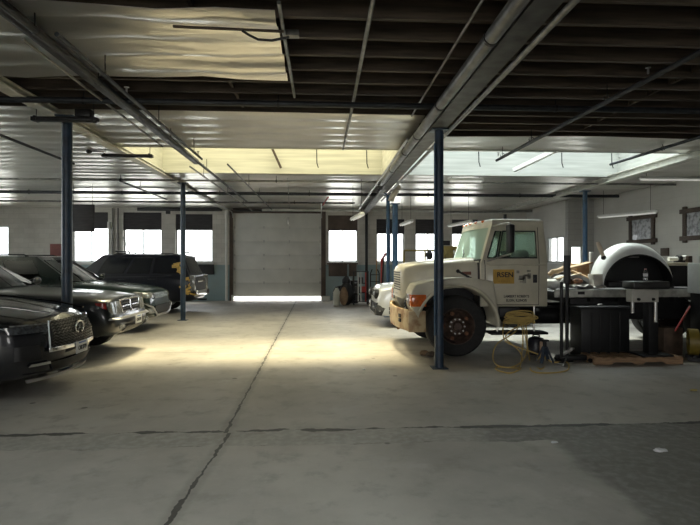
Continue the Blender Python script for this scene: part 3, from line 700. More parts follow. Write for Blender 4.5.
def greenhouse(root, bf, br, wb, rf, rr, wr, zb, zt, m, glass, sides, fb=.14, rb=.04, crown=.05, rear=True, front=True, ft=(.04, .9), st=(.1, .88), name='cabin', sill=-.12):
    """cabin from base outline (front bf, rear br, half width wb, height zb) to roof outline; sides = [(u0,u1,u0t,u1t)]"""
    sx = 1 if bf > br else -1
    def F(y, t): return Vector((lerp(bf, rf, t) - sx*fb*y*y*(1-.35*t), y*lerp(wb, wr, t), lerp(zb, zt, t)))
    def Rr(y, t): return Vector((lerp(br, rr, t) + sx*rb*y*y, y*lerp(wb, wr, t), lerp(zb, zt, t)))
    def S(sd, u, t):
        bul = .025*math.sin(PI*min(1, max(0, t)))
        a, c = F(1, t), Rr(1, t); p = a.lerp(c, u); return Vector((p.x, sd*(p.y+bul), p.z))
    NF, NS = 8, 10
    def ring(t):
        r = [F(-1+2*i/NF, t) for i in range(NF+1)] + [S(1, i/NS, t) for i in range(1, NS)]
        r += [Rr(1-2*i/NF, t) for i in range(NF+1)] + [S(-1, 1-i/NS, t) for i in range(1, NS)]
        return r
    rings = [ring(sill/(zt-zb))] + [ring(i/6) for i in range(7)]
    top = rings[-1]; cc = Vector((lerp(rf, rr, .5), 0, 0))
    for k, dz in ((.97, .02), (.9, .036), (.6, crown), (.25, crown*1.1)):
        rings.append([Vector((lerp(cc.x, p.x, k if k > .95 else k+.03*(k > .8)), p.y*k, p.z+dz)) for p in top])
    n = len(top); fs = []
    for i in range(len(rings)-1):
        for k in range(n): fs.append((i*n+k, i*n+(k+1) % n, (i+1)*n+(k+1) % n, (i+1)*n+k))
    fs.append(tuple((len(rings)-1)*n+k for k in range(n)))
    o = MB().add([p for r in rings for p in r], fs).build(name, m, root, smooth=38)
    # glazing, a little proud of the shell
    def off(p, d): return p + Vector(d)
    G_ = []
    if front:
        G_.append(MB().slab(lambda u, v: off(F(lerp(-.9, .9, u), lerp(ft[0], ft[1], v)), (sx*.004, 0, .003)), 10, 4, (sx*.006, 0, .004)).build('windshield', glass, root))
    if rear:
        G_.append(MB().slab(lambda u, v: off(Rr(lerp(-.86, .86, u), lerp(.12, .88, v)), (-sx*.004, 0, 0)), 8, 4, (-sx*.006, 0, .003)).build('rear_window', glass, root))
    for sd in (1, -1):
        for u0, u1, v0, v1 in sides:
            G_.append(MB().slab(lambda u, v: off(S(sd, lerp(lerp(u0, v0, v), lerp(u1, v1, v), u), lerp(st[0], st[1], v)), (0, sd*.003, 0)), 6, 5, (0, sd*.006, .001)).build('side_window', glass, root))
    return F, Rr, S

def wheel(root, x, y, r, w, sd, m_rim, spokes=7, depth=.05, name='wheel', rimr=.66):
    """sd = side the outer face points to (+1/-1 along y); y = outer face"""
    h = [(r*.62, 0), (r*.72, .0), (r*.9, -.006), (r*.97, -.022), (r, -.05), (r, -w+.05), (r*.96, -w+.02), (r*.62, -w)]
    t = MB().lathe([(a, sd*b) for a, b in h], (x, y, r), 'y', 36).build(name, M_rubber, root)
    R = r*rimr; e = MB()
    e.lathe([(R, sd*-.005), (R*.94, sd*-.004), (R*.9, -sd*depth*.7), (R*.86, -sd*depth*1.6)], (x, y, r), 'y', 36)
    e.lathe([(R*.9, -sd*depth*1.7), (.02, -sd*depth*1.7)], (x, y, r), 'y', 24)
    for k in range(spokes):
        a = 2*PI*k/spokes; ca, sa = math.cos(a), math.sin(a)
        e.bar((x+ca*R*.12, y-sd*depth*.45, r+sa*R*.12), (x+ca*R*.92, y-sd*depth*.6, r+sa*R*.92), R*.2, depth*.5, up=(0, 1, 0))
    e.build('rim', m_rim, t)
    MB().lathe([(0.001, -sd*depth*.1), (R*.16, -sd*depth*.14), (R*.2, -sd*depth*.5)], (x, y, r), 'y', 18).build('hub_cap', m_rim, t)
    return t

def front_patch(N, cor, off=.012, th=.012, nu=10, nv=4):
    """cor = (y0,y1) bottom, (y0,y1) top, z bottom, z top"""
    (a, b), (c, d), z0, z1 = cor
    def P(u, v):
        y = lerp(lerp(a, b, u), lerp(c, d, u), v); z = lerp(z0, z1, v); return Vector((N.x(y, z)+off, y, z))
    return MB().slab(P, nu, nv, (th, 0, 0))

def mirror(root, x, y, z, sd, m, s=1.):
    b = MB().ball((x, y+sd*.12*s, z), .1*s, 12, (.55, 1.1, .72))
    o = b.build('side_mirror', m, root)
    MB().slab(lambda u, v: Vector((x-.06*s, y+sd*.12*s+lerp(-.08, .08, u)*s, z+lerp(-.045, .045, v)*s)), 2, 2, (-.004, 0, 0)).build('mirror_glass', M_chrome, o)
    MB().bar((x, y-sd*.03, z-.05*s), (x, y+sd*.08*s, z-.03*s), .04*s).build('mirror_arm', M_black, o)

def plate(root, N, y, z, w=.3, h=.15, off=.05, lines=('',)):
    x = N.x(y, z)+off
    o = MB().box((x, y, z), (.012, w, h)).build('license_plate', M_plate, root, bevel=.006)
    text('C48 2719', .075, o, 'plate_digits', M_ink, (x+.008, y, z-.01), Matrix(((0, 0, 1), (1, 0, 0), (0, 1, 0))), .72, .002)
    MB().box((x+.008, y, z+h*.37), (.003, w*.6, h*.12)).build('plate_band', mat('plate_blue', (.1, .16, .4), .5), o)
    return o

P_black = mat('black_car_paint', (.006, .007, .01), .26, coat=.6, noise=.1, scale=40)
P_dgrey = mat('charcoal_car_paint', (.011, .015, .019), .28, coat=.55, noise=.1, scale=40)
P_dgreen = mat('dark_green_car_paint', (.006, .018, .015), .25, coat=.6)
P_navy = mat('black_blue_car_paint', (.004, .006, .014), .35, coat=.3)
P_silver = mat('silver_car_paint', (.62, .64, .65), .32, metal=.25, coat=.6)
M_rimd = mat('dark_alloy', (.1, .1, .105), .35, metal=.8)
M_rims = mat('silver_alloy', (.45, .45, .46), .3, metal=.9)

def suv(name, label, loc, rz, L, W2, H, paint, hood=(.95, 1.16), cowl=-1.45, rake=.75, wheels=(-.93, -3.82), rw=.375, zb=.24, rear_slope=.3, hw0=.6, lean=None, sides=None, rail=True, belt=None, tail=True, gl=None, swept=False):
    root = thing(name, label, 'car', loc, rz); h = W2/2
    belt = belt or hood[1]-.02
    st = [(0, hw0, zb+.04, hood[0]-.1, hood[0]), (-.035, hw0+.14, zb+.02, hood[0]-.09, hood[0]+.01), (-.13, h*.9, zb, hood[0]-.07, hood[0]+.03), (-.34, h*.965, zb, hood[0]-.04, hood[0]+.06),
          (-.9, h*.99, zb, lerp(hood[0], belt, .55)-.04, lerp(*hood, .6)), (cowl, h, zb-.02, belt-.04, hood[1]), (-2.4, h, zb-.02, belt-.03, belt), (-L+.75, h, zb, belt, belt+.02), (-L+.22, h*.96, zb+.03, belt-.02, belt+.01), (-L+.05, h*.86, zb+.06, belt-.06, belt-.02), (-L, h*.7, zb+.1, belt-.12, belt-.08)]
    if swept:
        z0, z1 = hood[0]-.1, hood[0]
        st[:4] = [(0, .2, zb+.05, z0, z1), (-.025, .38, zb+.045, z0, z1), (-.07, .54, zb+.04, z0, z1+.003), (-.14, .7, zb+.03, z0, z1+.01), (-.25, .85, zb+.01, z0+.03, z1+.035), (-.42, .935, zb, z0+.06, z1+.06)]
    lean = lean or [(0, -.12), (.3, -.04), (.45, 0), (.6, 0), (hood[0]-.12, -.07), (hood[0], -.2), (hood[0]+.2, -.3)]
    car_body(root, st, lean, wheels, rw, paint)
    N = Nose(st, lean)
    sides = sides or [(.2, .43, .1, .42), (.45, .7, .44, .7), (.73, .93, .73, .9)]
    F, Rr, S = greenhouse(root, cowl+.02, -L+.12, h*.93, cowl-rake, -L+.12+rear_slope, h*.72, belt, H-.05, paint, gl or M_carglass, sides)
    for x in wheels:
        for sd in (1, -1): wheel(root, x, sd*(table([(q[0], q[1]) for q in st], x)-.015), rw, .22, sd, M_rims)
    for sd in (1, -1):
        mirror(root, cowl-.22, sd*h*.93, belt+.1, sd, paint)
        if rail:
            a, b = S(sd, .12, 1.), S(sd, .92, 1.)
            MB().tube([a+Vector((0, -sd*.06, .01)), a+Vector((-.12, -sd*.06, .065)), b+Vector((.12, -sd*.06, .065)), b+Vector((0, -sd*.06, .01))], .018, 8).build('roof_rail', M_black, root)
        # door seams and handles
        for u in (.16, .44, .71):
            x = S(sd, u, 0).x; hw = h*1.0
            MB().tube([Vector((x, sd*(hw*.958), belt-.03)), Vector((x, sd*(hw*.994), belt-.12)), Vector((x, sd*(hw*1.0), lerp(zb, belt, .45))), Vector((x-.02, sd*hw*.965, zb+.12))], .006, 6).build('door_seam', M_black, root)
        for u in (.4, .67):
            x = S(sd, u, 0).x
            MB().tube([Vector((x+.09, sd*h*.985, belt-.12)), Vector((x+.07, sd*(h*.985+.03), belt-.12)), Vector((x-.07, sd*(h*.985+.03), belt-.12)), Vector((x-.09, sd*h*.985, belt-.12))], .012, 8).build('door_handle', paint, root)
        MB().bb((wheels[0]-.5, sd*(h*.9), zb-.03), (wheels[1]+.5, sd*(h*.985), zb+.06)).build('sill_trim', M_black, root, bevel=.02)
        if tail:
            MB().bb((-L+.02, sd*h*.68, belt-.32), (-L+.2, sd*(h*.955), belt-.06)).build('tail_lamp', M_redlens, root, bevel=.03)
    return root, N, S, F

# ---- black SUV nearest the camera, mesh grille
r, N, S, F = suv('sports_utility_car', 'shiny black SUV with wide mesh grille and chrome oval badge, nearest the camera', (-3.12, 6.65, 0), 0, 5., 1.96, 1.74, P_black, hood=(.97, 1.17), cowl=-1.5, swept=True, lean=[(0, -.2), (.2, -.1), (.4, -.01), (.55, .03), (.75, .02), (.9, -.06), (.97, -.16), (1.2, -.3)])
front_patch(N, ((-.53, .53), (-.45, .45), .61, .91), .006, .008, nu=16).build('grille', M_black, r)
g = MB()
for row in range(9):
    z = .625 + row*.034; wv = lerp(.52, .45, row/8)
    pts = []
    for i in range(29):
        y = lerp(-wv, wv, i/28); zz = z + (.014 if i % 2 else -.006); pts.append((N.x(y, zz)+.02, y, zz))
    g.tube(pts, .0065, 5)
g.build('grille_mesh', M_rimd, r)
for sd in (1, -1): MB().tube([(N.x(y, z)+.02, sd*y, z) for y, z in ((.45, .915), (.54, .61))], .012, 8).build('grille_surround', M_rims, r)
front_patch(N, ((-.56, .56), (-.56, .56), .56, .61), .016, .022, nu=16).build('grille_chrome_bar', M_chrome, r, bevel=.004)
e = MB(); cz = .79; ex = N.x(0, cz)+.05
e.tube([(ex, .105*math.sin(a), cz+.072*math.cos(a)) for a in [lerp(-2.75, 2.75, i/24) for i in range(25)]], .012, 8)
e.tube([(ex, .034, cz-.053), (ex, .008, cz+.03)], .008, 6).tube([(ex, -.034, cz-.053), (ex, -.008, cz+.03)], .008, 6)
e.build('badge', M_chrome, r)
for sd in (1, -1):
    front_patch(N, (tuple(sd*k for k in (.55, .86)), tuple(sd*k for k in (.5, .87)), .8, .88), .01, .012).build('headlight', M_lensd, r)
    front_patch(N, (tuple(sd*k for k in (.5, .84)), tuple(sd*k for k in (.5, .84)), .885, .9), .012, .012).build('light_strip', M_lens, r)
    front_patch(N, (tuple(sd*k for k in (.5, .74)), tuple(sd*k for k in (.52, .72)), .42, .45), .012, .014).build('fog_lamp_trim', M_chrome, r)
    front_patch(N, (tuple(sd*k for k in (.62, .84)), tuple(sd*k for k in (.66, .84)), .5, .66), .006, .01).build('side_intake', M_black, r)
front_patch(N, ((-.42, .42), (-.5, .5), .32, .43), .006, .01).build('lower_grille', M_black, r)
front_patch(N, ((-.7, .7), (-.72, .72), .235, .275), .012, .02, nu=16).build('bumper_lip', M_rims, r)
plate(r, N, 0, .54, off=.05)
hs = MB()
for sd in (1, -1): MB().tube([(-.1, sd*.42, 1.0), (-.5, sd*.52, 1.075), (-1.3, sd*.62, 1.155)], .012, 6).build('hood_crease', P_black, r)

# ---- charcoal SUV with amber marker, second in the row
r, N, S, F = suv('sports_utility_car', 'charcoal older SUV with red side marker and clear square headlights, second in the row', (-3.4, 9.3, 0), 0, 5.1, 1.93, 1.8, P_dgrey, hood=(1.02, 1.17), cowl=-1.95, rake=1.0, hw0=.66, wheels=(-.98, -4.0), rw=.38, zb=.36, lean=[(0, -.15), (.4, -.05), (.5, .06), (.66, .06), (.72, -.02), (.98, -.06), (1.06, -.14), (1.3, -.2)])
front_patch(N, ((-.36, .36), (-.42, .42), .74, .95), .008, .012).build('grille', M_black, r)
g = MB()
for z in (.765, .81, .855, .9): g.tube([(N.x(y, z)+.024, y, z) for y in (-.36, -.15, 0, .15, .36)], .008, 6)
for y in (-.26, -.13, .13, .26): g.tube([(N.x(y, .75)+.024, y, .75), (N.x(y, .94)+.024, y, .94)], .008, 6)
g.build('grille_mesh', M_rimd, r)
front_patch(N, ((-.38, .38), (-.38, .38), .835, .865), .02, .018).build('grille_crossbar', M_chrome, r, bevel=.004)
front_patch(N, ((-.035, .035), (-.035, .035), .74, .95), .02, .018, nu=2).build('grille_crossbar', M_chrome, r, bevel=.004)
t = MB(); t.tube([(N.x(y, z)+.018, y, z) for y, z in ((-.37, .735), (-.44, .955), (-.2, .97), (.2, .97), (.44, .955), (.37, .735), (0, .72), (-.37, .735))], .014, 8); t.build('grille_surround', M_chrome, r)
for sd in (1, -1):
    front_patch(N, (tuple(sd*k for k in (.43, .79)), tuple(sd*k for k in (.46, .8)), .74, .95), .012, .016).build('headlight', M_lens, r)
    front_patch(N, (tuple(sd*k for k in (.8, .862)), tuple(sd*k for k in (.81, .866)), .74, .94), .012, .016).build('side_marker', M_redlens, r)
    front_patch(N, (tuple(sd*k for k in (.5, .68)), tuple(sd*k for k in (.5, .68)), .5, .57), .012, .012).build('fog_lamp', M_lens, r)
front_patch(N, ((-.9, .9), (-.9, .9), .655, .69), .012, .03, nu=18).build('bumper_strip', M_rims, r, bevel=.006)
front_patch(N, ((-.4, .4), (-.42, .42), .42, .52), .006, .01).build('lower_grille', M_black, r)
plate(r, N, 0, .6, off=.07)

# ---- dark green SUV, third in the row
r, N, S, F = suv('sports_utility_car', 'dark green SUV with silver lower bumper, third in the row of parked cars', (-3.85, 12.55, 0), 0, 4.8, 1.92, 1.76, P_dgreen, hood=(1.0, 1.17), cowl=-1.6, rake=.85, hw0=.62, wheels=(-.92, -3.84), rw=.38, zb=.3)
front_patch(N, ((-.5, .5), (-.52, .52), .76, .9), .008, .012).build('grille', M_black, r)
for i in range(7):
    y = lerp(-.42, .42, i/6)
    t = MB(); t.tube([(N.x(y+a, z)+.024, y+a, z) for a, z in ((-.05, .775), (-.05, .885), (.05, .885), (.05, .775), (-.05, .775))], .007, 6); t.build('grille_slot', M_chrome, r)
for sd in (1, -1):
    front_patch(N, (tuple(sd*k for k in (.56, .88)), tuple(sd*k for k in (.56, .9)), .79, .92), .012, .014).build('headlight', M_lens, r)
    front_patch(N, (tuple(sd*k for k in (.58, .78)), tuple(sd*k for k in (.54, .8)), .44, .56), .012, .012).build('fog_lamp', M_lens, r)
    t = MB(); t.tube([(N.x(sd*y, z)+.03, sd*y, z) for y, z in ((.3, .36), (.5, .42), (.7, .58), (.86, .7))], .022, 8); t.build('bumper_trim', M_rims, r)
front_patch(N, ((-.5, .5), (-.3, .3), .34, .4), .015, .02).build('bumper_trim', M_rims, r)
front_patch(N, ((-.45, .45), (-.55, .55), .42, .6), .006, .01).build('lower_grille', M_black, r)

# ---- big black SUV across the back, gold decals, tail toward the garage door
r, N, S, F = suv('sports_utility_car', 'large black SUV with gold decals on its rear corner, parked before the back windows', (-9.15, 16.95, 0), PI, 5.2, 2.0, 1.86, P_navy, hood=(1.12, 1.22), cowl=-1.55, rake=.7, wheels=(-1., -3.98), rw=.4, zb=.34, rear_slope=.25, hw0=.7, sides=[(.17, .4, .1, .4), (.43, .64, .43, .64), (.67, .93, .67, .9)], belt=1.2, tail=False, gl=mat('privacy_glass', (.006, .008, .014), .22))
L = 5.2
for k, (u, t0) in enumerate(((.965, .25), (.955, .75))): pass
rr = random.Random(3)
def decal(nm, pts, par):
    b = MB()
    for (x, z, w, hh, a) in pts:
        y = table([(-L, .8), (-L+.05, .87), (-L+.22, .965), (-L+.6, 1.003)], x) if z < 1.14 else table([(1.14, .985), (1.85, .735)], z)+.022
        M = Matrix.Rotation(a, 3, 'Y')
        b.box((x, y, z), (w, .006, hh), M)
    return b.build(nm, M_gold, par, smooth=0)
pts = []
for i in range(16): pts.append((-L+.2+rr.uniform(-.13, .14), rr.uniform(.62, 1.13), rr.uniform(.1, .24), rr.uniform(.035, .085), rr.uniform(-.6, .6)))
decal('gold_decal', pts, r)
pts = [(-L+.46, 1.4, .12, .34, .5), (-L+.52, 1.56, .26, .08, .2), (-L+.42, 1.3, .22, .07, -.4), (-L+.62, 1.48, .14, .1, 0)]
decal('gold_decal', pts, r)
MB().tube([(-L+.5, -.5, 1.93), (-L+.5, .5, 1.93)], .025, 8).build('roof_crossbar', M_black, r)
MB().tube([(-2.7, -.6, 1.95), (-2.7, .6, 1.95)], .025, 8).build('roof_crossbar', M_black, r)
MB().box((-L-.02, 0, .62), (.14, 1.6, .22)).build('rear_bumper', M_chrome, r, bevel=.04)
MB().box((-L-.005, 0, 1.0), (.02, .9, .06)).build('tailgate_chrome', M_chrome, r, bevel=.01)
for sd in (1, -1): MB().box((-L+.06, sd*.86, .95), (.16, .16, .5)).build('clear_tail_lamp', M_lens, r, bevel=.03)
MB().box((-L-.1, .3, .42), (.3, .06, .05)).build('tow_hitch', M_blackm, r, bevel=.01)

# ---- silver small SUV behind the truck nose
r, N, S, F = suv('compact_car', 'silver white compact SUV with round headlight, nose showing behind the cream truck', (1.32, 13.15, 0), PI, 4.2, 1.8, 1.69, P_silver, hood=(1.03, 1.12), cowl=-1.1, rake=.45, wheels=(-.82, -3.4), rw=.35, zb=.26, hw0=.62, rear_slope=.1, lean=[(0, -.15), (.3, -.02), (.5, .04), (.65, 0), (.95, -.06), (1.03, -.14), (1.2, -.2)])
front_patch(N, ((-.44, .44), (-.46, .46), .72, .92), .006, .01).build('grille', P_silver, r)
for i in range(7):
    y = lerp(-.36, .36, i/6); front_patch(N, ((y-.038, y+.038), (y-.038, y+.038), .745, .9), .014, .008, nu=2).build('grille_slot', M_black, r)
for sd in (1, -1):
    x = N.x(sd*.6, .82)
    t = MB().lathe([(.001, .05), (.06, .05), (.105, .035), (.115, .02), (.115, -.1)], (x+.02, sd*.61, .82), 'x', 24).build('headlight_ring', M_black, r)
    MB().lathe([(.001, .06), (.05, .056), (.085, .04)], (x+.03, sd*.61, .82), 'x', 20).build('headlight', M_lens, t)
    front_patch(N, (tuple(sd*k for k in (.8, .86)), tuple(sd*k for k in (.8, .86)), .78, .9), .01, .014).build('side_marker', M_orange, r)
    front_patch(N, (tuple(sd*k for k in (.55, .8)), tuple(sd*k for k in (.5, .82)), .42, .56), .008, .012).build('fog_lamp', M_lensd, r)
front_patch(N, ((-.78, .78), (-.84, .84), .3, .62), .01, .012, nu=16).build('lower_bumper', M_black, r)
front_patch(N, ((-.5, .5), (-.55, .55), .3, .35), .026, .014, nu=12).build('bumper_trim', M_rims, r)
plate(r, N, 0, .55, off=.06)

# ================================================================== THE TRUCK (local: nose at x=0, +x toward the tail, near side y<0)
TX, TY = 1.44, 9.65
T = thing('flatbed_truck', 'cream medium duty truck with conventional cab and flatbed, facing the lane', 'truck', (TX, TY, 0))
M_bump = mat('rusty_cream_bumper', (.55, .44, .27), .55, noise=.2, col2=(.3, .16, .08), scale=5)
# chassis
for s in (-1, 1): MB().bb((.25, s*.38-.04, .55), (6.6, s*.38+.04, .8)).build('chassis_rail', M_blackm, T, bevel=.006)
MB().bb((.5, -.95, .42), (1.05, .95, .56)).build('front_axle', M_blackm, T, bevel=.02)
MB().bb((.35, -.34, .6), (1.3, .34, 1.25)).build('engine', M_blackm, T, bevel=.05)
# hood: lofted
hs = [(0., .5, .95, 1.47), (.015, .52, .95, 1.53), (.07, .55, 1.0, 1.575), (.2, .6, 1.05, 1.6), (.5, .68, 1.1, 1.635), (.9, .77, 1.15, 1.67), (1.28, .85, 1.15, 1.70)]
vs = []; fs = []
for x, hw, zb_, zt in hs:
    half = [(0, zt), (hw*.5, zt-.004), (hw*.78, zt-.02), (hw*.93, zt-.055), (hw*.99, zt-.12), (hw*1.01, zt-.2), (hw*1.03, zb_)]
    vs += [(x, y, z) for y, z in [(-a, b) for a, b in half[::-1]] + half[1:]]
n = 13
for i in range(len(hs)-1):
    for k in range(n-1): fs.append((i*n+k, i*n+k+1, (i+1)*n+k+1, (i+1)*n+k))
fs += [tuple(range(n))]
MB().add(vs, fs).build('hood', M_cream, T, smooth=50)
g = MB()
gr = MB().bb((-.012, -.44, 1.0), (.004, .44, 1.46)).build('grille', M_cream, T, bevel=.004)
for i in range(8):
    z = 1.1 + i*.045; MB().bb((-.016, -.4, z-.011), (-.008, .4, z+.011)).build('grille_slot', M_black, gr)
MB().tube([(-.02, -.05, 1.03), (-.02, .05, 1.03)], .012, 8).build('grille_badge', M_chrome, gr)
# fenders with the wheel arch cut out
AR = (.84, .52, .67)
def fender(s):
    arc = [(AR[0]+AR[2]*math.cos(a), AR[1]+AR[2]*math.sin(a)) for a in [PI*i/20 for i in range(21)]]
    arc = [p for p in arc if p[0] > .17 or p[1] > .62]
    poly = [(.06, .84), (.05, 1.1), (.12, 1.23), (.4, 1.3), (.75, 1.345), (1.1, 1.34), (1.46, 1.28), (1.57, .5)] + arc
    poly = [p for p in poly]
    b = MB().prism(poly, 'y', s*.62, s*1.19)
    return b.build('fender', M_cream, T, smooth=40, bevel=.035, seg=3)
for s in (-1, 1):
    fender(s)
    MB().tube([(AR[0]+(AR[2]+.03)*math.cos(a), s*1.2, AR[1]+(AR[2]+.03)*math.sin(a)) for a in [PI*(.0+i/24*.88) for i in range(25)]], .028, 8).build('arch_flare', M_cream, T)
    MB().bb((.035, s*.72, .87), (.06, s*.98, 1.06)).build('headlight', M_lens, T, bevel=.008)
    MB().prism([(.04, s*1.0), (.04, s*1.19), (.07, s*1.205), (.3, s*1.21), (.3, s*1.18), (.1, s*1.0)], 'z', .86, 1.06).build('turn_signal', M_orange, T, bevel=.008)
    # inner wheel house
    MB().bb((.3, s*.58, .9), (1.4, s*.64, 1.25)).build('inner_fender', M_blackm, T)
# bumper
def bp(u, v):
    y = lerp(-1.17, 1.17, u); e = abs(y)/1.17
    return Vector((-.1 + .16*e**2.2 + (.2*((e-.88)/.12)**2 if e > .88 else 0), y, lerp(.43, .79, v) + .0*e))
b_ = MB().slab(bp, 28, 4, (.04, 0, 0)).build('bumper', M_bump, T, smooth=50, bevel=.006)
for s in (-1, 1):
    for z in (.58, .66):
        for yy in (.6, .68): MB().bb((-.075, s*yy-.03, z-.03), (-.045, s*yy+.03, z+.03)).build('bumper_slot', M_black, b_)
    MB().bb((.0, s*1.13, .43), (.3, s*1.185, .79)).build('bumper_end', M_bump, T, bevel=.02)
    MB().tube([(-.02, s*.35, .42), (-.06, s*.35, .4), (-.06, s*.42, .4), (-.02, s*.42, .42)], .02, 8).build('tow_hook', M_rust, T)
# wheels
M_budd = mat('rusty_wheel_disc', (.07, .045, .035), .6, metal=.2, noise=.6, scale=14)
def truck_wheel(x, y, s, w=.28):
    r = .52
    t = MB().lathe([(a, s*b) for a, b in [(r*.6, 0), (r*.72, .0), (r*.92, -.005), (r*.98, -.03), (r, -.06), (r, -w+.06), (r*.96, -w+.02), (r*.6, -w)]], (x, y, r), 'y', 40).build('wheel', M_rubber, T)
    R = r*.6
    MB().lathe([(R, s*.01), (R*.95, s*.012), (R*.9, -s*.02), (R*.82, -s*.1), (R*.5, -s*.02), (R*.46, 0), (R*.3, s*.01), (R*.28, s*.06), (R*.2, s*.08), (.001, s*.08)], (x, y, r), 'y', 36).build('rim', M_budd, t)
    nb = MB()
    for k in range(10):
        a = 2*PI*k/10; nb.cyl((x+math.cos(a)*R*.4, y-s*.01, r+math.sin(a)*R*.4), (x+math.cos(a)*R*.4, y+s*.03, r+math.sin(a)*R*.4), .014, 6)
    nb.build('lug_ring', M_steel, t)
    for k in range(5):
        a = 2*PI*(k+.5)/5; MB().lathe([(.001, 0), (.035, 0), (.036, -s*.02)], (x+math.cos(a)*R*.7, y-s*.045, r+math.sin(a)*R*.7), 'y', 12).build('hand_hole', M_rust, t)
for s in (-1, 1):
    truck_wheel(AR[0], s*1.14, s)
    truck_wheel(5.75, s*1.12, s); truck_wheel(5.75, s*.8, s)
# cab: lower body
CW = 1.02
for s in (-1, 1):
    MB().prism([(1.28, .84), (1.28, 1.62), (2.46, 1.62), (2.46, .84)], 'y', s*(CW-.05), s*CW).build('cab_side', M_cream, T, bevel=.015)
MB().bb((1.28, -CW+.05, .84), (2.38, CW-.05, .9)).build('cab_floor', M_dgrey, T)
MB().bb((1.28, -CW+.05, .9), (1.34, CW-.05, 1.66)).build('firewall', M_dgrey, T)
MB().bb((2.4, -CW+.02, .84), (2.46, CW-.02, 1.64)).build('cab_back', M_cream, T, bevel=.012)
MB().bb((1.34, -CW+.06, 1.45), (1.6, CW-.06, 1.66)).build('dashboard', M_dgrey, T, bevel=.04)
# cab top, open windows
BF, BR, WB, RF, RR, WR, ZB, ZT, FB = 1.14, 2.46, CW, 1.4, 2.42, .93, 1.6, 2.28, .16
def cF(y, t): return Vector((lerp(BF, RF, t) + FB*y*y*(1-.3*t), y*lerp(WB, WR, t), lerp(ZB, ZT, t)))
def cR(y, t): return Vector((lerp(BR, RR, t), y*lerp(WB, WR, t), lerp(ZB, ZT, t)))
def cS(s, u, t):
    p = cF(1, t).lerp(cR(1, t), u); return Vector((p.x, s*p.y, p.z))
def quad(fn, a0, a1, b0, b1, t0, t1, th, nu=6, nv=4):
    return lambda mb: mb.slab(lambda u, v: fn(lerp(lerp(a0, a1, u), lerp(b0, b1, u), v), lerp(t0, t1, v)), nu, nv, th)
sw = [(.07, .2, .1, .2), (.235, .84, .235, .83)]; st0, st1 = .12, .8
sh = MB()
for s in (-1, 1):
    fn = lambda u, t, s=s: cS(s, u, t); th = (0, -s*.04, 0)
    quad(fn, 0, 1, 0, 1, 0, st0, th)(sh); quad(fn, 0, 1, 0, 1, st1, 1, th)(sh)
    quad(fn, 0, sw[0][0], 0, sw[0][2], st0, st1, th)(sh); quad(fn, sw[1][1], 1, sw[1][3], 1, st0, st1, th)(sh)
quad(cF, -1, 1, -1, 1, 0, .06, (.03, 0, 0), 12)(sh); quad(cF, -1, 1, -1, 1, .9, 1, (.03, 0, 0), 12)(sh)
for s in (-1, 1): quad(cF, s*.93, s*1., s*.92, s*1., .06, .9, (.03, 0, 0))(sh)
quad(cR, -1, 1, -1, 1, 0, .2, (-.03, 0, 0))(sh); quad(cR, -1, 1, -1, 1, .82, 1, (-.03, 0, 0))(sh)
for s in (-1, 1): quad(cR, s*.6, s*1., s*.6, s*1., .2, .82, (-.03, 0, 0))(sh)
sh.build('cab_frame', M_cream, T, smooth=40, merge=False)
ring = [cF(-1+i/5, 1) for i in range(11)] + [cR(1-i/5, 1) for i in range(11)]
rings = []
for k, dz in ((1.0, -.02), (1.004, .0), (1.0, .04), (.95, .075), (.8, .095), (.4, .11)):
    rings.append([Vector((lerp(1.9, p.x, k), p.y*k, p.z+dz)) for p in ring])
n = len(ring); fs = [(i*n+k, i*n+(k+1) % n, (i+1)*n+(k+1) % n, (i+1)*n+k) for i in range(5) for k in range(n)] + [tuple(5*n+k for k in range(n)), tuple(range(n))[::-1]]
MB().add([p for r in rings for p in r], fs).build('cab_roof', M_cream, T, smooth=50)
MB().slab(lambda u, v: cF(lerp(-.93, .93, u), lerp(.06, .9, v)) + Vector((.012, 0, 0)), 12, 4, (.006, 0, 0)).build('windshield', M_dusty, T)
MB().slab(lambda u, v: cR(lerp(-.6, .6, u), lerp(.2, .82, v)) + Vector((-.018, 0, 0)), 4, 4, (.006, 0, 0)).build('rear_window', M_truckglass, T)
MB().tube([cF(y, .06)+Vector((-.006, 0, 0)) for y in [lerp(-.93, .93, i/12) for i in range(13)]], .012, 6).build('windshield_gasket', M_black, T)
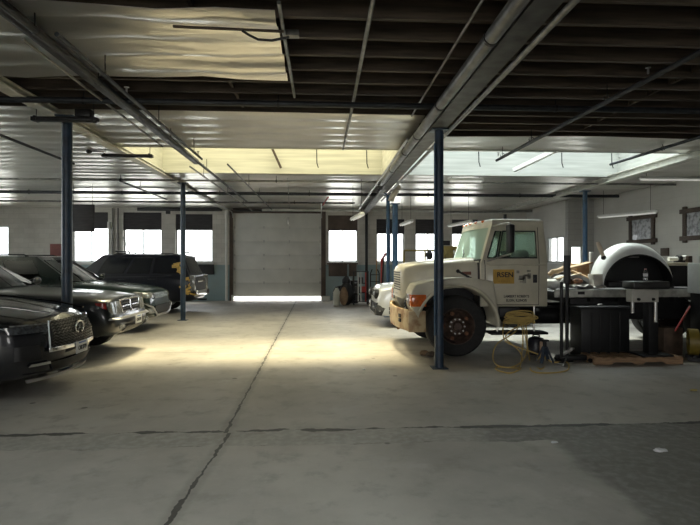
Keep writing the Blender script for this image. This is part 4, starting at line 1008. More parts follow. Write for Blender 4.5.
for s in (-1, 1):
    for k, (a, b, c, d_) in enumerate(sw):
        w = MB().slab(lambda u, v: cS(s, lerp(lerp(a, c, v), lerp(b, d_, v), u), lerp(st0, st1, v)) + Vector((0, -s*.022, 0)), 3, 3, (0, s*.005, 0)).build('vent_window' if k == 0 else 'door_window', M_truckglass, T)
        loop = [cS(s, a, st0), cS(s, b, st0), cS(s, d_, st1), cS(s, c, st1), cS(s, a, st0)]
        MB().tube([p+Vector((0, s*.002, 0)) for p in loop], .014, 6).build('window_gasket', M_black, w)
    # door outline
    MB().tube([cS(s, .03, .06)+Vector((0, s*.004, 0)), Vector((1.36, s*(CW+.002), 1.55)), Vector((1.36, s*(CW+.002), .98)), Vector((1.48, s*(CW+.002), .87)), Vector((2.3, s*(CW+.002), .87)), Vector((2.31, s*(CW+.002), 1.6)), cS(s, .88, .9)+Vector((0, s*.004, 0))], .006, 6).build('door_seam', M_dgrey, T)
    MB().bb((2.2, s*CW, 1.25), (2.27, s*(CW+.018), 1.39)).bb((2.215, s*(CW+.012), 1.3), (2.255, s*(CW+.035), 1.33)).build('door_handle', M_dgrey, T, bevel=.005)
    MB().tube([(1.38, s*(CW+.0), 1.565), (1.8, s*(CW+.012), 1.55), (2.44, s*(CW+.0), 1.565)], .016, 8).build('body_crease', M_cream, T)
    # west coast mirror
    mx = 1.7
    m_ = MB().bb((mx-.05, s*1.2, 1.76), (mx+.045, s*1.38, 2.24)).build('side_mirror', M_blackm, T, bevel=.03)
    MB().bb((mx+.044, s*1.215, 1.78), (mx+.05, s*1.365, 2.22)).build('mirror_glass', M_chrome, m_)
    MB().tube([(1.52, s*.95, 2.23), (mx, s*1.15, 2.27), (mx, s*1.29, 2.25)], .014, 8).build('mirror_arm', M_steel, m_)
    MB().tube([(1.4, s*CW, 1.62), (mx-.1, s*1.15, 1.7), (mx, s*1.29, 1.74)], .014, 8).build('mirror_arm', M_steel, m_)
    MB().bb((1.05, s*.93, 1.37), (1.24, s*1.0, 1.45)).build('side_marker', M_orange, T, bevel=.01) if False else None
    MB().bb((1.0, s*.85, 1.385), (1.16, s*.885, 1.44)).build('hood_marker', mat('dull_red_marker', (.2, .08, .05), .5), T, bevel=.006)
    l_ = MB().bar((.92, s*.895, 1.45), (1.24, s*.95, 1.27), .03, .035); l_.ball((.92, s*.9, 1.45), .035, 8).ball((1.22, s*.95, 1.28), .04, 8)
    l_.build('hood_latch', M_blackm, T)
    MB().bb((1.36, s*.4-.26, .9), (1.5+.0, s*.4+.26, .92)).build('floor_mat', M_black, T)
    sb = MB().bb((1.78, s*.45-.25, .95), (2.2, s*.45+.25, 1.3)); seat = sb.build('seat', M_black, T, bevel=.06)
    MB().bb((2.1, s*.45-.24, 1.25), (2.3, s*.45+.24, 1.83)).build('seat_back', M_black, seat, bevel=.09, seg=3)
sw_ = MB().lathe([(.2+.014*math.cos(a), .014*math.sin(a)) for a in [2*PI*i/8 for i in range(9)]], (0, 0, 0), 'z', 24)
sw_.rot(Matrix.Rotation(-.9, 3, 'Y')).move((1.68, -.45, 1.6)); sw_.build('steering_wheel', M_black, T)
for y in (-.6, -.3, 0, .3, .6):
    x = cF(y/WR, 1).x; MB().ball((x+.02, y, ZT+.055), .04, 10, (1.2, 1, .7)).build('roof_marker', M_orange, T)
for y in (-.35, .35):
    a = cF(y/WB, .06); MB().tube([a+Vector((-.03, 0, .0)), a+Vector((.02, .05, .12)), a+Vector((.08, .3, .2))], .01, 6).build('wiper', M_black, T)
MB().cyl((1.9, -.5, ZT+.08), (1.9, -.5, ZT+.2), .03, 10).build('roof_beacon_stub', M_black, T)
# door sign and lettering
sg = MB().bb((1.5, -CW-.006, 1.235), (1.87, -CW-.001, 1.48)).build('door_sign', mat('mustard_sign', (.5, .31, .06), .6, noise=.2, scale=8), T)
text('RSEN', .12, sg, 'sign_letters', M_ink, (1.71, -CW-.007, 1.385), RX90, 1.05, .002)
text('G R O U P', .035, sg, 'sign_letters', mat('sign_small_ink', (.35, .2, .05), .6), (1.69, -CW-.007, 1.275), RX90, 1.3, .002)
gh = MB()
for i in range(9):
    x = 1.9+rr.uniform(0, .22); gh.bb((x, -CW-.004, 1.24+rr.uniform(0, .2)), (x+rr.uniform(.03, .1), -CW-.001, 1.27+rr.uniform(.0, .2)))
gh.build('faded_sign_patch', mat('faded_sign_grey', (.3, .29, .25), .7, noise=.3, scale=20), sg)
text('LAMBERT ROBERTS', .06, T, 'door_lettering', M_ink, (1.91, -CW-.003, 1.015), RX90, .86, .002)
text('ELGIN, ILLINOIS', .06, T, 'door_lettering', M_ink, (1.91, -CW-.003, .945), RX90, .86, .002)
# steps, tank, battery box under the cab
MB().bb((1.62, -1.0, .66), (1.98, -.6, .82)).build('battery_box', M_dgrey, T, bevel=.015)
MB().bb((1.45, -1.08, .36), (2.45, -.72, .4)).build('step_plate', M_blackm, T, bevel=.008)
for x in (1.6, 2.25): MB().cyl((x, -.95, .4), (x, -.95, .84), .018, 8).build('step_hanger', M_steel, T)
MB().cyl((1.95, -.35, .62), (3.3, -.35, .62), .16, 18).build('fuel_tank', M_blackm, T)
# flatbed
fb_ = MB().bb((2.55, -1.08, 1.03), (6.9, 1.08, 1.1)).build('flatbed_deck', M_dgrey, T, bevel=.004)
M_rail = mat('worn_aluminium', (.42, .42, .38), .5, metal=.3, noise=.4, scale=6)
for s in (-1, 1): MB().bb((2.55, s*1.09-.02, 1.0), (6.9, s*1.09+.02, 1.13)).build('flatbed_rail', M_rail, T, bevel=.006)
MB().bb((2.95, -1.116, 1.05), (3.07, -1.11, 1.1)).build('rail_label', M_black, T)
for i in range(9): MB().bb((2.7+i*.5, -1.05, .92), (2.78+i*.5, 1.05, 1.03)).build('cross_member', M_blackm, T)
MB().bb((2.9, -.95, .6), (5.0, -.55, .98)).build('tool_box', M_blackm, T, bevel=.02)

# ================================================================== JUNK ON AND AROUND THE FLATBED
DZ = 1.132
# curved half-barrel hood
x0 = W(632, 270, 9.6).x
D = thing('curved_shell', 'large white half-barrel shell with black interior, lying on the flatbed', 'shell', (x0-.25, 9.0, DZ))
def arcp(hw, h, y, dx, n=28): return [Vector((dx+hw*math.cos(PI*i/n), y, h*max(0, math.sin(PI*i/n))**.9)) for i in range(n+1)]
R_ = [arcp(.655, .62, .0, .0), arcp(.68, .70, .03, .0), arcp(.71, .77, .09, .01), arcp(.725, .83, .2, .02), arcp(.73, .84, .42, .03)]
n = 29; fs = [(i*n+k, i*n+k+1, (i+1)*n+k+1, (i+1)*n+k) for i in range(4) for k in range(n-1)]
MB().add([p for r in R_ for p in r], fs).build('outer_skin', mat('dome_white', (.78, .8, .8), .35, noise=.06), D, smooth=60)
R2 = [arcp(.645, .61, .0, .0), arcp(.69, .76, .15, .02), arcp(.7, .79, .42, .03)]
fs = [(i*n+k, i*n+k+1, (i+1)*n+k+1, (i+1)*n+k) for i in range(2) for k in range(n-1)] + [tuple(2*n+k for k in range(n))]
MB().add([p for r in R2 for p in r], fs).build('black_liner', M_black, D, smooth=60)
MB().tube(arcp(.65, .597, -.004, 0), .012, 6).build('rim_edge', M_black, D)
MB().bb((-.1, .3, .56), (.2, .34, .58)).build('inner_bar', M_steel, D)
MB().bb((-.5, .1, .0), (.5, .38, .12)).build('inner_tray', M_dgrey, D, bevel=.03)
# wooden mallet leaning on its rim
a, b = W(597.5, 242, 8.98), W(603.5, 257, 8.95)
t = thing('mallet', 'pale wooden stick with black rubber end leaning on the white shell', 'mallet', tuple(b))
MB().tube([(0, 0, 0), (a-b)*.6, (a-b)], [.03, .04, .03], 10).build('handle', mat('pale_wood', (.8, .68, .54), .6, noise=.2), t)
MB().ball((0, 0, -.01), .045, 12).build('rubber_head', M_black, t)
def solid(mb, name, m, label, cat, bevel=.008, group=None): return tag(mb.build(name, m, bevel=bevel), label, cat, group)
solid(MB().bb((W(590.5, 280, 9.05).x, 8.95, DZ), (W(600, 280, 9.05).x, 9.15, H(595, 274, 9.05))), 'wooden_block', mat('pale_block', (.5, .47, .42), .7, noise=.2), 'pale block standing at the left foot of the white shell', 'block')
# grey plastic wheel arch
c = W(572, 288, 9.25)
f = MB(); n = 24
f.add([p for s_ in ((.33, 0), (.33, .45), (.25, .45), (.25, 0)) for p in [Vector((s_[0]*math.cos(PI*i/n), s_[1], s_[0]*.72*math.sin(PI*i/n))) for i in range(n+1)]],
      [(j*(n+1)+i, j*(n+1)+i+1, ((j+1) % 4)*(n+1)+i+1, ((j+1) % 4)*(n+1)+i) for j in range(4) for i in range(n)])
f.move((c.x, 9.1, DZ)); solid(f, 'wheel_arch_liner', M_grey, 'grey plastic wheel arch lying on the flatbed behind the cab', 'arch liner', bevel=0)
f = MB().slab(lambda u, v: Vector((lerp(W(562, 288, 9).x, W(603, 288, 9).x, u), 8.88+.3*v, DZ+.02+.035*abs(math.sin(u*9+v*3))+.02*math.sin(u*23))), 20, 6, (0, 0, .008)); solid(f, 'crumpled_sheet', M_cloth, 'crumpled white sheet along the near edge of the flatbed', 'sheet', bevel=0)
solid(MB().bar(W(572, 271, 9.35), W(598.5, 282.5, 9.05), .1, .035), 'plank', M_wood, 'brown plank slanting down toward the white shell on the flatbed', 'plank')
solid(MB().bar(W(566, 268.5, 9.6), W(590, 262.5, 9.7), .2, .03), 'plank', M_wood, 'light plank lying across the top of the flatbed junk pile', 'plank')
solid(MB().bar(W(556, 279, 9.2), W(581, 273.5, 9.25), .07, .03), 'plank', mat('pale_plank', (.6, .47, .3), .65, noise=.2), 'pale narrow plank propped over the grey arch liner on the flatbed', 'plank')
solid(MB().bb((W(580, 280, 9.5).x, 9.5, DZ), (W(590, 280, 9.5).x, 9.75, H(585, 274, 9.5))), 'cardboard_box', mat('orange_card', (.5, .28, .12), .8, noise=.2), 'small orange brown box between the slanting plank and white slat', 'box')
solid(MB().bb((W(577, 268, 9.75).x, 9.75, H(577, 274, 9.75)), (W(592, 268, 9.75).x, 10.1, H(577, 263, 9.75))), 'cardboard_box', M_tan, 'tan cardboard box on top of the flatbed junk pile', 'box', bevel=.01)
solid(MB().bb((W(560, 268, 9.9).x, 9.9, DZ), (W(592, 268, 9.9).x, 10.3, H(577, 272, 9.9))), 'wooden_crate', M_woodd, 'dark wooden crate under the cardboard box on the flatbed', 'crate')
solid(MB().tube([W(549, 275, 9.3), W(553, 271.5, 9.3), W(558, 271, 9.35), W(564, 268, 9.4)], .045, 10), 'bent_branch', mat('tan_strap', (.5, .36, .22), .7, noise=.3), 'bent tan piece of trim just behind the cab back', 'trim', bevel=0)
solid(MB().ball(W(553, 282, 9.25)+Vector((0, 0, -.03)), .13, 12, (1.2, 1, .75), jit=.06), 'rag_bundle', M_cloth, 'bundled pale rag on the flatbed against the cab', 'rag', bevel=0)
solid(MB().bb((W(590.5, 270, 9.6).x, 9.6, DZ), (W(594, 270, 9.6).x, 9.66, H(592, 252, 9.6))), 'white_post', M_white, 'short white upright slat behind the slanting plank', 'slat')
solid(MB().ball(W(578, 281, 9.02), .06, 10, (1.6, .8, .8), jit=.2), 'pipe_fitting', M_rust, 'dark rusty fitting lying in front of the grey arch liner', 'fitting', bevel=0)
# rods standing on the floor before the bed
def stand_rod(px, y0, y1, Y, r, label):
    p = W(px, 300, Y); t = thing('upright_rod', label, 'rod', (p.x, Y, 0))
    MB().cyl((0, 0, .02), (0, 0, H(px, y0, Y)), r, 12).build('shaft', M_blackm, t)
    MB().lathe([(.001, .02), (.1, .02), (.1, 0), (.001, 0)], (0, 0, 0), 'z', 20).build('foot', M_blackm, t)
    if y1: MB().cyl((0, 0, H(px, y1, Y)), (0, 0, H(px, y0, Y)+.01), r*1.9, 12).build('sleeve', M_dgrey, t)
stand_rod(567, 256, 283, 8.08, .028, 'taller black rod with thick sleeve standing between cab and black bin')
stand_rod(561.5, 282, None, 8.0, .026, 'shorter black rod standing on the floor left of the black bin')
# black bin with lid
bx0, bx1 = W(571.5, 330, 8.55).x, W(629, 330, 8.25).x
t = thing('storage_bin', 'large black bin with flat lid standing on the floor before the flatbed', 'bin', ((bx0+bx1)/2, 8.42, 0))
hw = (bx1-bx0)/2; bz = H(600, 306, 8.3)
MB().bb((-hw, -.2, 0), (hw, .2, bz-.03)).build('bin_body', mat('black_bin', (.007, .008, .009), .45, noise=.3), t, bevel=.025)
MB().bb((-hw-.04, -.23, bz-.03), (hw+.01, .23, bz)).build('bin_lid', M_dgrey, t, bevel=.012)
for x in (-hw*.6, -hw*.2, hw*.2, hw*.6): MB().bb((x-.02, -.212, .08), (x+.02, -.195, bz-.1)).build('bin_rib', M_black, t, bevel=.006)
solid(MB().ball((bx0+.42, 8.4, bz+.016), .035, 10, (1.6, 1, .5)), 'metal_scrap', M_steel, 'small shiny metal piece on the lid of the black bin', 'scrap', bevel=0)
# pallet
M_pallet = mat('pallet_wood', (.3, .19, .11), .75, noise=.4, scale=5, stretch=(1, 9, 9))
pa, pb = W(595, 360, 7.72).x, W(684, 360, 7.72).x
t = thing('wooden_pallet', 'low wooden pallet on the floor under the black pedestal table', 'pallet', ((pa+pb)/2, 7.96, 0)); hw = (pb-pa)/2
for y in (-.2, 0, .2):
    poly = [(-hw, .0), (-hw, .1), (hw, .1), (hw, 0), (hw*.62, 0), (hw*.55, .035), (hw*.15, .035), (hw*.08, 0), (-hw*.08, 0), (-hw*.15, .035), (-hw*.55, .035), (-hw*.62, 0)]
    MB().prism(poly, 'y', y-.02, y+.02).build('stringer', M_pallet, t)
for i in range(9):
    x = lerp(-hw+.06, hw-.06, i/8); MB().bb((x-.045, -.23, .1), (x+.045, .23, .12)).build('deck_board', M_pallet, t, bevel=.003)
PZ = .12
# pedestal table with pale control box
xa, xb = W(621.5, 285, 8.06).x, W(672, 285, 7.72).x; zt = H(640, 281.5, 7.72); zb_ = H(640, 289.5, 7.72)
t = thing('pedestal_table', 'black topped pedestal table with pale box beneath, standing on the wooden pallet', 'table', ((xa+xb)/2, 7.9, PZ)); hw = (xb-xa)/2
MB().bb((-hw, -.16, zb_-PZ), (hw, .16, zt-PZ)).build('table_top', mat('black_top', (.02, .02, .02), .35), t, bevel=.03)
cx = W(643, 295, 7.8).x-(xa+xb)/2
MB().bb((cx-.22, -.16, H(640, 302, 7.8)-PZ), (cx+.22, .0, zb_-PZ)).build('control_box', mat('putty_box', (.42, .41, .37), .5, noise=.1), t, bevel=.012)
for dx in (-.12, .12): MB().cyl((cx+dx, -.165, H(640, 299, 7.8)-PZ), (cx+dx, -.195, H(640, 299, 7.8)-PZ), .022, 12).build('knob', M_black, t)
lx = W(650.5, 330, 7.9).x-(xa+xb)/2
MB().bb((lx-.08, -.08, .03), (lx+.08, .08, H(640, 302, 7.8)-PZ)).build('pedestal_leg', M_blackm, t, bevel=.01)
MB().cyl((lx+.0, -.12, H(640, 322, 7.8)-PZ), (lx, -.12, H(640, 302, 7.8)-PZ), .028, 12).build('chrome_cylinder', M_chrome, t)
MB().cyl((cx-.17, -.1, H(640, 313, 7.8)-PZ), (cx-.17, -.1, H(640, 302, 7.8)-PZ), .026, 12).build('chrome_cylinder', M_steel, t)
MB().bb((lx-.25, -.2, 0), (lx+.25, .2, .03)).build('foot_plate', M_blackm, t, bevel=.006)
# bottle on the table
p = W(645.5, 281, 7.9); t = thing('plastic_bottle', 'clear plastic water bottle with white cap on the black pedestal table', 'bottle', (p.x, 7.9, zt))
MB().lathe([(.001, 0), (.03, 0), (.033, .01), (.033, .06), (.03, .07), (.033, .08), (.033, .125), (.026, .155), (.014, .175), (.013, .19)], (0, 0, 0), 'z', 20).build('bottle_body', M_bottle, t)
MB().lathe([(.001, .2), (.016, .2), (.016, .182), (.001, .182)], (0, 0, 0), 'z', 14).build('cap', mat('bottle_cap', (.7, .35, .33), .5), t)
MB().lathe([(.0335, .075), (.0335, .12)], (0, 0, 0), 'z', 20).build('bottle_label', M_foam, t)
# dark cabinet with cream top, on the bed to the right
xa, xb = W(660, 275, 9.5).x, W(689, 275, 9.5).x; zt2 = H(670, 262.5, 9.5)
t = thing('black_cabinet', 'black cabinet with cream top board on the flatbed right of the white shell', 'cabinet', ((xa+xb)/2, 9.75, DZ)); hw = (xb-xa)/2
MB().bb((-hw, -.25, 0), (hw, .25, zt2-DZ-.06)).build('cabinet_body', M_black, t, bevel=.01)
MB().bb((-hw, -.27, zt2-DZ-.06), (hw, .27, zt2-DZ)).build('top_board', mat('cream_board', (.62, .56, .42), .6, noise=.1), t, bevel=.006)
p = W(680, 258, 9.6); t = thing('electric_motor', 'small motor with pale cylinders lying on the cream topped cabinet', 'motor', (p.x, 9.65, zt2))
MB().cyl((-.2, 0, .07), (-.02, 0, .07), .04, 16).build('pale_cylinder', M_white, t); MB().cyl((-.02, 0, .075), (.05, 0, .075), .07, 16).build('motor_drum', M_black, t)
MB().cyl((.05, 0, .09), (.16, 0, .09), .05, 16).build('pale_cylinder', M_white, t); MB().bb((-.06, -.05, 0), (.1, .05, .03)).build('motor_base', M_blackm, t)
MB().bb((.12, -.1, 0), (.22, .1, .13)).build('motor_box', M_woodd, t, bevel=.01)
# grey machine at the right edge
xa = W(687, 280, 8.45).x; zt3 = H(690, 263, 8.35)
t = thing('grey_machine', 'tall pale grey machine cabinet cut by the right picture edge', 'machine', (xa+.35, 8.3, 0))
MB().bb((-.35, -.15, 1.08), (.35, .15, zt3)).build('machine_body', mat('machine_grey', (.58, .6, .58), .5, noise=.1), t, bevel=.02)
MB().bb((-.3, -.14, 0), (.3, .14, 1.08)).build('machine_base', M_blackm, t, bevel=.01)
MB().bb((-.2, -.08, zt3), (-.05, .08, zt3+.12)).build('machine_cap', M_grey, t, bevel=.01)
MB().tube([(-.3, -.24, zt3-.22), (-.32, -.3, zt3-.3), (-.25, -.32, zt3-.42), (-.08, -.32, zt3-.5)], [.05, .06, .05, .04], 10).build('beige_hose', mat('beige_rubber', (.45, .4, .3), .6), t)
MB().tube([(-.33, -.21, zt3-.35), (-.2, -.21, zt3-.1), (-.05, -.21, zt3-.02)], .008, 6).build('cable', M_black, t)
# red bar, brown box, yellow fan
solid(MB().bar(W(690, 306, 8.05), W(675, 331, 7.95), .022, .022), 'red_bar', M_red, 'thin red bar leaning against the grey machine', 'bar', bevel=.004)
pz = W(671, 345, 8.45); bxm = solid(MB().bb((W(664, 340, 8.45).x, 8.45, 0), (W(683, 340, 8.45).x, 8.7, H(672, 328, 8.45))), 'wooden_box', mat('brown_box', (.09, .06, .04), .75, noise=.4), 'dark brown box standing behind the pallet right end', 'box')
p = W(693, 347, 8.1); t = thing('floor_fan', 'round yellow floor fan beside the pallet at the right edge', 'fan', (p.x, 8.1, 0), 1.05)
zc = .29
MB().lathe([(.19, -.07), (.215, -.07), (.22, .07), (.19, .07), (.19, -.07)], (0, 0, zc), 'y', 32).build('fan_drum', M_yellow, t)
MB().bb((-.2, -.09, 0), (-.14, .09, .06)).bb((.14, -.09, 0), (.2, .09, .06)).bb((-.2, -.02, .05), (.2, .02, .09)).build('fan_stand', M_blackm, t)
hb = MB().cyl((0, -.05, zc), (0, .05, zc), .05, 16).build('fan_hub', M_black, t)
for k in range(4):
    a = k*PI/2+.3; MB().bar((.04*math.cos(a), 0, zc+.04*math.sin(a)), (.17*math.cos(a), .01, zc+.17*math.sin(a)), .09, .006, up=(.2, 1, .2)).build('fan_blade', M_black, t)
gd = MB()
for r in (.06, .11, .16, .19): gd.lathe([(r-.003, -.075), (r+.003, -.075), (r+.003, -.081), (r-.003, -.081), (r-.003, -.075)], (0, 0, zc), 'y', 28)
for k in range(6): a = k*PI/6; gd.bar((-.195*math.cos(a), -.078, zc-.195*math.sin(a)), (.195*math.cos(a), -.078, zc+.195*math.sin(a)), .006)
gd.build('fan_grille', M_blackm, t)

# hose coil on the step, strands to the floor
hp = []; rh = random.Random(11); HC = W(515, 319, 8.72)
hx0 = W(500, 320, 8.72).x; hx1 = W(531, 320, 8.72).x; cxh = (hx0+hx1)/2; rx = (hx1-hx0)/2
for k in range(8):
    ka, kb, kr = rh.uniform(.02, .1), rh.uniform(0, 6.28), rh.uniform(.72, 1.)
    kx, kz = rh.uniform(-.04, .04), rh.uniform(-.09, .07)
    for i in range(18):
        a = 2*PI*i/18
        hp.append(Vector((cxh + kx + rx*kr*math.cos(a), 8.58 - .012*k + .05*math.sin(a), HC.z + .02 + kz + .035*math.sin(a) + ka*math.sin(a*.5+kb))))
hp = hp[::2]
def fl(px, py): q = G(px, py, .014); return q
def cr(pts, n=8):
    out = []; P = [pts[0]]+list(pts)+[pts[-1]]
    for i in range(1, len(P)-2):
        for k in range(n):
            t = k/n; a, b, c, d_ = P[i-1], P[i], P[i+1], P[i+2]
            out.append(.5*((2*b)+(c-a)*t+(2*a-5*b+4*c-d_)*t*t+(3*b-a-3*c+d_)*t**3))
    return out+[pts[-1]]
Yh = 8.5
strand = [hp[-1], W(506, 335, Yh), W(520, 352, 8.3), W(523, 365, 8.1), fl(520, 369), fl(510, 373), fl(497, 370), fl(498, 367), fl(515, 368), fl(520, 366), W(522, 352, 8.3), W(523, 340, Yh), W(522, 328, 8.62), W(519, 322, 8.66),
          W(515, 332, 8.55), W(497, 344, 8.35), W(493, 358, 8.15), fl(499, 366), fl(515, 366), W(526, 355, 8.2), W(527, 338, Yh), W(526, 326, 8.62), W(523, 322, 8.66), W(527, 345, 8.4), W(530, 362, 8.1),
          fl(532, 371), fl(548, 373), fl(565, 371), fl(569, 367), fl(566, 362), fl(552, 362), W(545, 357, 8.15), W(540, 357, 8.1), W(535, 364, 8.0), fl(541, 369), W(547, 363, 8.05), W(544, 357, 8.15), W(532, 352, 8.3), W(508, 343, 8.42), W(503, 334, 8.5), W(504, 322, 8.66)]
ho = MB().tube(cr(hp, 4) + cr(strand, 8)[1:], .011, 8)
tag(ho.build('air_hose', M_hose, smooth=80), 'tangled yellow air hose coiled under the truck door and looping onto the floor', 'hose')
# dark can, jack stand, tools on the floor
p = G(543, 357); t = thing('fuel_can', 'rounded black can standing on the floor behind the yellow hose', 'can', (p.x, 8.72, 0))
MB().lathe([(.001, 0), (.14, 0), (.16, .03), (.16, .2), (.12, .28), (.04, .31), (.001, .31)], (0, 0, 0), 'z', 22).build('can_body', mat('black_can', (.012, .013, .02), .4), t)
MB().tube([(-.07, 0, .27), (-.05, 0, .34), (.05, 0, .34), (.07, 0, .27)], .014, 8).build('can_handle', M_black, t)
p = G(554, 367); t = thing('jack_stand', 'dark blue jack stand on the floor beside the hose loop', 'jack stand', (p.x, 7.95, 0))
for i in range(4):
    a = PI/4+i*PI/2; MB().bar((.14*math.cos(a), .14*math.sin(a), .01), (.03*math.cos(a), .03*math.sin(a), .26), .05, .012).build('leg', mat('navy_steel', (.03, .045, .07), .5, noise=.3), t)
MB().cyl((0, 0, .22), (0, 0, .34), .03, 12).build('post', M_blackm, t); MB().bb((-.06, -.03, .34), (.06, .03, .37)).build('saddle', M_blackm, t, bevel=.008)
solid(MB().cyl((W(543, 350, 8.35).x, 8.4, 0), (W(543, 350, 8.35).x, 8.4, .27), .035, 14), 'spray_can', mat('tan_can', (.4, .27, .18), .5), 'slim tan can standing on the floor near the yellow hose', 'can')
t = thing('floor_jack', 'low dark floor jack lying on the concrete before the black bin', 'jack', (G(571, 360).x, 8.05, 0))
MB().bb((-.28, -.09, .03), (.25, .09, .1)).build('jack_frame', M_blackm, t, bevel=.015); MB().bar((-.22, 0, .1), (-.05, 0, .2), .06, .04).build('jack_arm', M_steel, t)
MB().lathe([(.001, .2), (.05, .2), (.05, .22), (.001, .22)], (-.05, 0, 0), 'z', 14).build('saddle', M_steel, t)
for x in (-.24, .2):
    for s in (-1, 1): MB().cyl((x, s*.1, .035), (x, s*.13, .035), .035, 12).build('wheel', M_blackm, t)
solid(MB().bar(G(557, 358, .03), G(566, 352, .03), .05, .04), 'wrench', M_steel, 'bright steel tool lying on the floor beside the jack stand', 'tool')
solid(MB().bar(G(563, 366, .015), G(569, 352, .1), .02, .02), 'pry_bar', M_steel, 'thin steel bar propped beside the floor jack', 'bar')
for i, (px, py, lb) in enumerate(((425, 356, 'brown rag lump on the floor left of the truck front wheel'), (432, 357, 'darker rag lump on the floor against the near blue post'))):
    g_ = G(px, py); solid(MB().ball((g_.x, g_.y+.05, .045), .07, 10, (1.4, 1, .62), jit=.18), 'floor_rag', mat('rag_brown%d' % i, ((.22, .15, .09), (.11, .085, .06))[i], .9, noise=.4, scale=20), lb, 'rag', bevel=0)
for (px, py, r, m_, lb) in ((660, 451.5, .035, M_foam, 'crumpled bluish white paper scrap on the dark patched floor'), (554, 443.5, .02, M_foam, 'small white paper scrap on the floor trench'), (694, 391, .03, mat('yellow_scrap', (.6, .5, .2), .8), 'small yellowish scrap on the floor at the right edge'), (364, 370, .018, M_foam, 'tiny white scrap on the floor of the lane')):
    g_ = G(px, py); solid(MB().ball((g_.x, g_.y, .012), r, 10, (1.7, 1, .4), jit=.25), 'paper_scrap', m_, lb, 'scrap', bevel=0)

# framed pictures on the right wall
def frame(pa, pb, y0a, y1a, label, Ya, Yb):
    """Ya..Yb along the wall x = XR"""
    z0, z1 = 2.25, 2.98; yc = (Ya+Yb)/2
    t = thing('framed_picture', label, 'picture', (XR, yc, 0)); hw = abs(Yb-Ya)/2
    for y in (-hw, hw): MB().bb((-.06, y-.07, z0-.12), (-.005, y+.07, z1+.12)).build('frame_stile', M_woodd, t, bevel=.008)
    for z in (z0, z1): MB().bb((-.07, -hw-.17, z-.06), (-.005, hw+.17, z+.06)).build('frame_rail', M_woodd, t, bevel=.008)
    MB().bb((-.03, -hw+.07, z0+.06), (-.006, hw-.07, z1-.06)).build('picture_print', mat('grey_engraving', (.3, .31, .32), .35, noise=.2, col2=(.1, .1, .11), scale=9, coat=.4), t)
def wallY(px): 
    d = ray(px, 230); return XR/d.x*d.y
frame(0, 0, 0, 0, 'dark wood framed print above the white curved shell', wallY(631.5), wallY(654))
frame(0, 0, 0, 0, 'dark wood framed print cut off by the right picture edge', wallY(686), wallY(712))
y = wallY(665.5); solid(MB().bb((XR-.04, y-.17, H(665, 256, y)), (XR-.004, y+.17, H(665, 248, y))), 'wall_plaque', M_woodd, 'small brown plaque low on the wall between the two framed prints', 'plaque')

# yellow rail rack behind the truck hood, clutter by the back wall
Yr = 16.5
t = thing('rail_rack', 'thin yellow pipe rack standing behind the truck hood', 'rack', (W(424, 262, Yr).x, Yr, 0))
xa, xb = W(404, 262, Yr).x-W(424, 262, Yr).x, W(446, 262, Yr).x-W(424, 262, Yr).x; zt = H(424, 250.5, Yr); M_oy = mat('ochre_paint', (.3, .23, .07), .6, noise=.3)
MB().cyl((xa, 0, zt), (xb, 0, zt), .03, 10).build('top_rail', M_oy, t)
for x in (xa, (xa+xb)/2, xb): MB().cyl((x, 0, 0), (x, 0, zt), .035, 10).build('upright', M_oy, t)
solid(MB().ball((W(429, 255, Yr).x, Yr-.08, zt-.14), .13, 10, (.9, .5, 1.2), jit=.15), 'hanging_rag', M_dgrey, 'dark rag hanging from the yellow pipe rack', 'rag', bevel=0)
solid(MB().bb((W(443, 250, 17).x, 17, 0), (W(462, 250, 17).x, 17.3, H(450, 246, 17))), 'ochre_cabinet', M_oy, 'ochre cabinet partly hidden by the tall blue post and windshield', 'cabinet')
Yc = 19.3
def at(px, Y=Yc): return W(px, 262, Y).x
t = thing('tool_rack', 'black wire tool rack with red bar by the back wall pier', 'rack', (at(360.5), Yc, 0)); xa, xb = at(353.5)-at(360.5), at(367.5)-at(360.5); zt = H(360, 271, Yc)
for x in (xa, xb):
    for y in (-.2, .2): MB().bb((x-.02, y-.02, 0), (x+.02, y+.02, zt)).build('upright', M_blackm, t)
for z in (.12, .45, .8, zt-.03): MB().bb((xa, -.2, z), (xb, .2, z+.025)).build('rack_shelf', M_blackm, t)
for x in (-.1, .0, .18): MB().bb((x-.02, -.22, .14), (x+.02, -.19, zt-.05)).build('rack_bar', M_red if x > .1 else M_steel, t)
for k, (x, z, m_) in enumerate(((-.12, .475, M_dgrey), (.12, .475, M_red), (0, .825, M_dgrey), (-.1, .145, M_dgrey))):
    solid(MB().bb((at(360.5)+x-.09, Yc-.14, z), (at(360.5)+x+.09, Yc+.1, z+.22)), 'tool_case', m_, ['dark case on the middle shelf of the black tool rack', 'red case on the middle shelf of the black tool rack', 'dark case on the upper shelf of the black tool rack', 'dark case on the lowest shelf of the black tool rack'][k], 'case', bevel=.015)
t = thing('waste_bag', 'bulky black bag slumped on the floor left of the tool rack', 'bag', (at(346.5), Yc-.1, 0))
MB().ball((0, 0, .42), .34, 14, (.9, .8, 1.25), jit=.07).build('bag_body', M_black, t); MB().ball((0, 0, .9), .16, 10, (1, .8, 1.2), jit=.12).build('bag_neck', M_black, t)
solid(MB().ball((at(343), Yc-.62, .36), .2, 12, (.8, .7, 1.75), jit=.06), 'brown_sack', mat('brown_sack', (.2, .13, .08), .85, noise=.3), 'brown sack leaning against the bulky black bag', 'sack', bevel=0)
p = at(336.5); t = thing('plastic_jug', 'pale upright jug on the floor beside the brown sack', 'jug', (p, Yc-.3, 0))
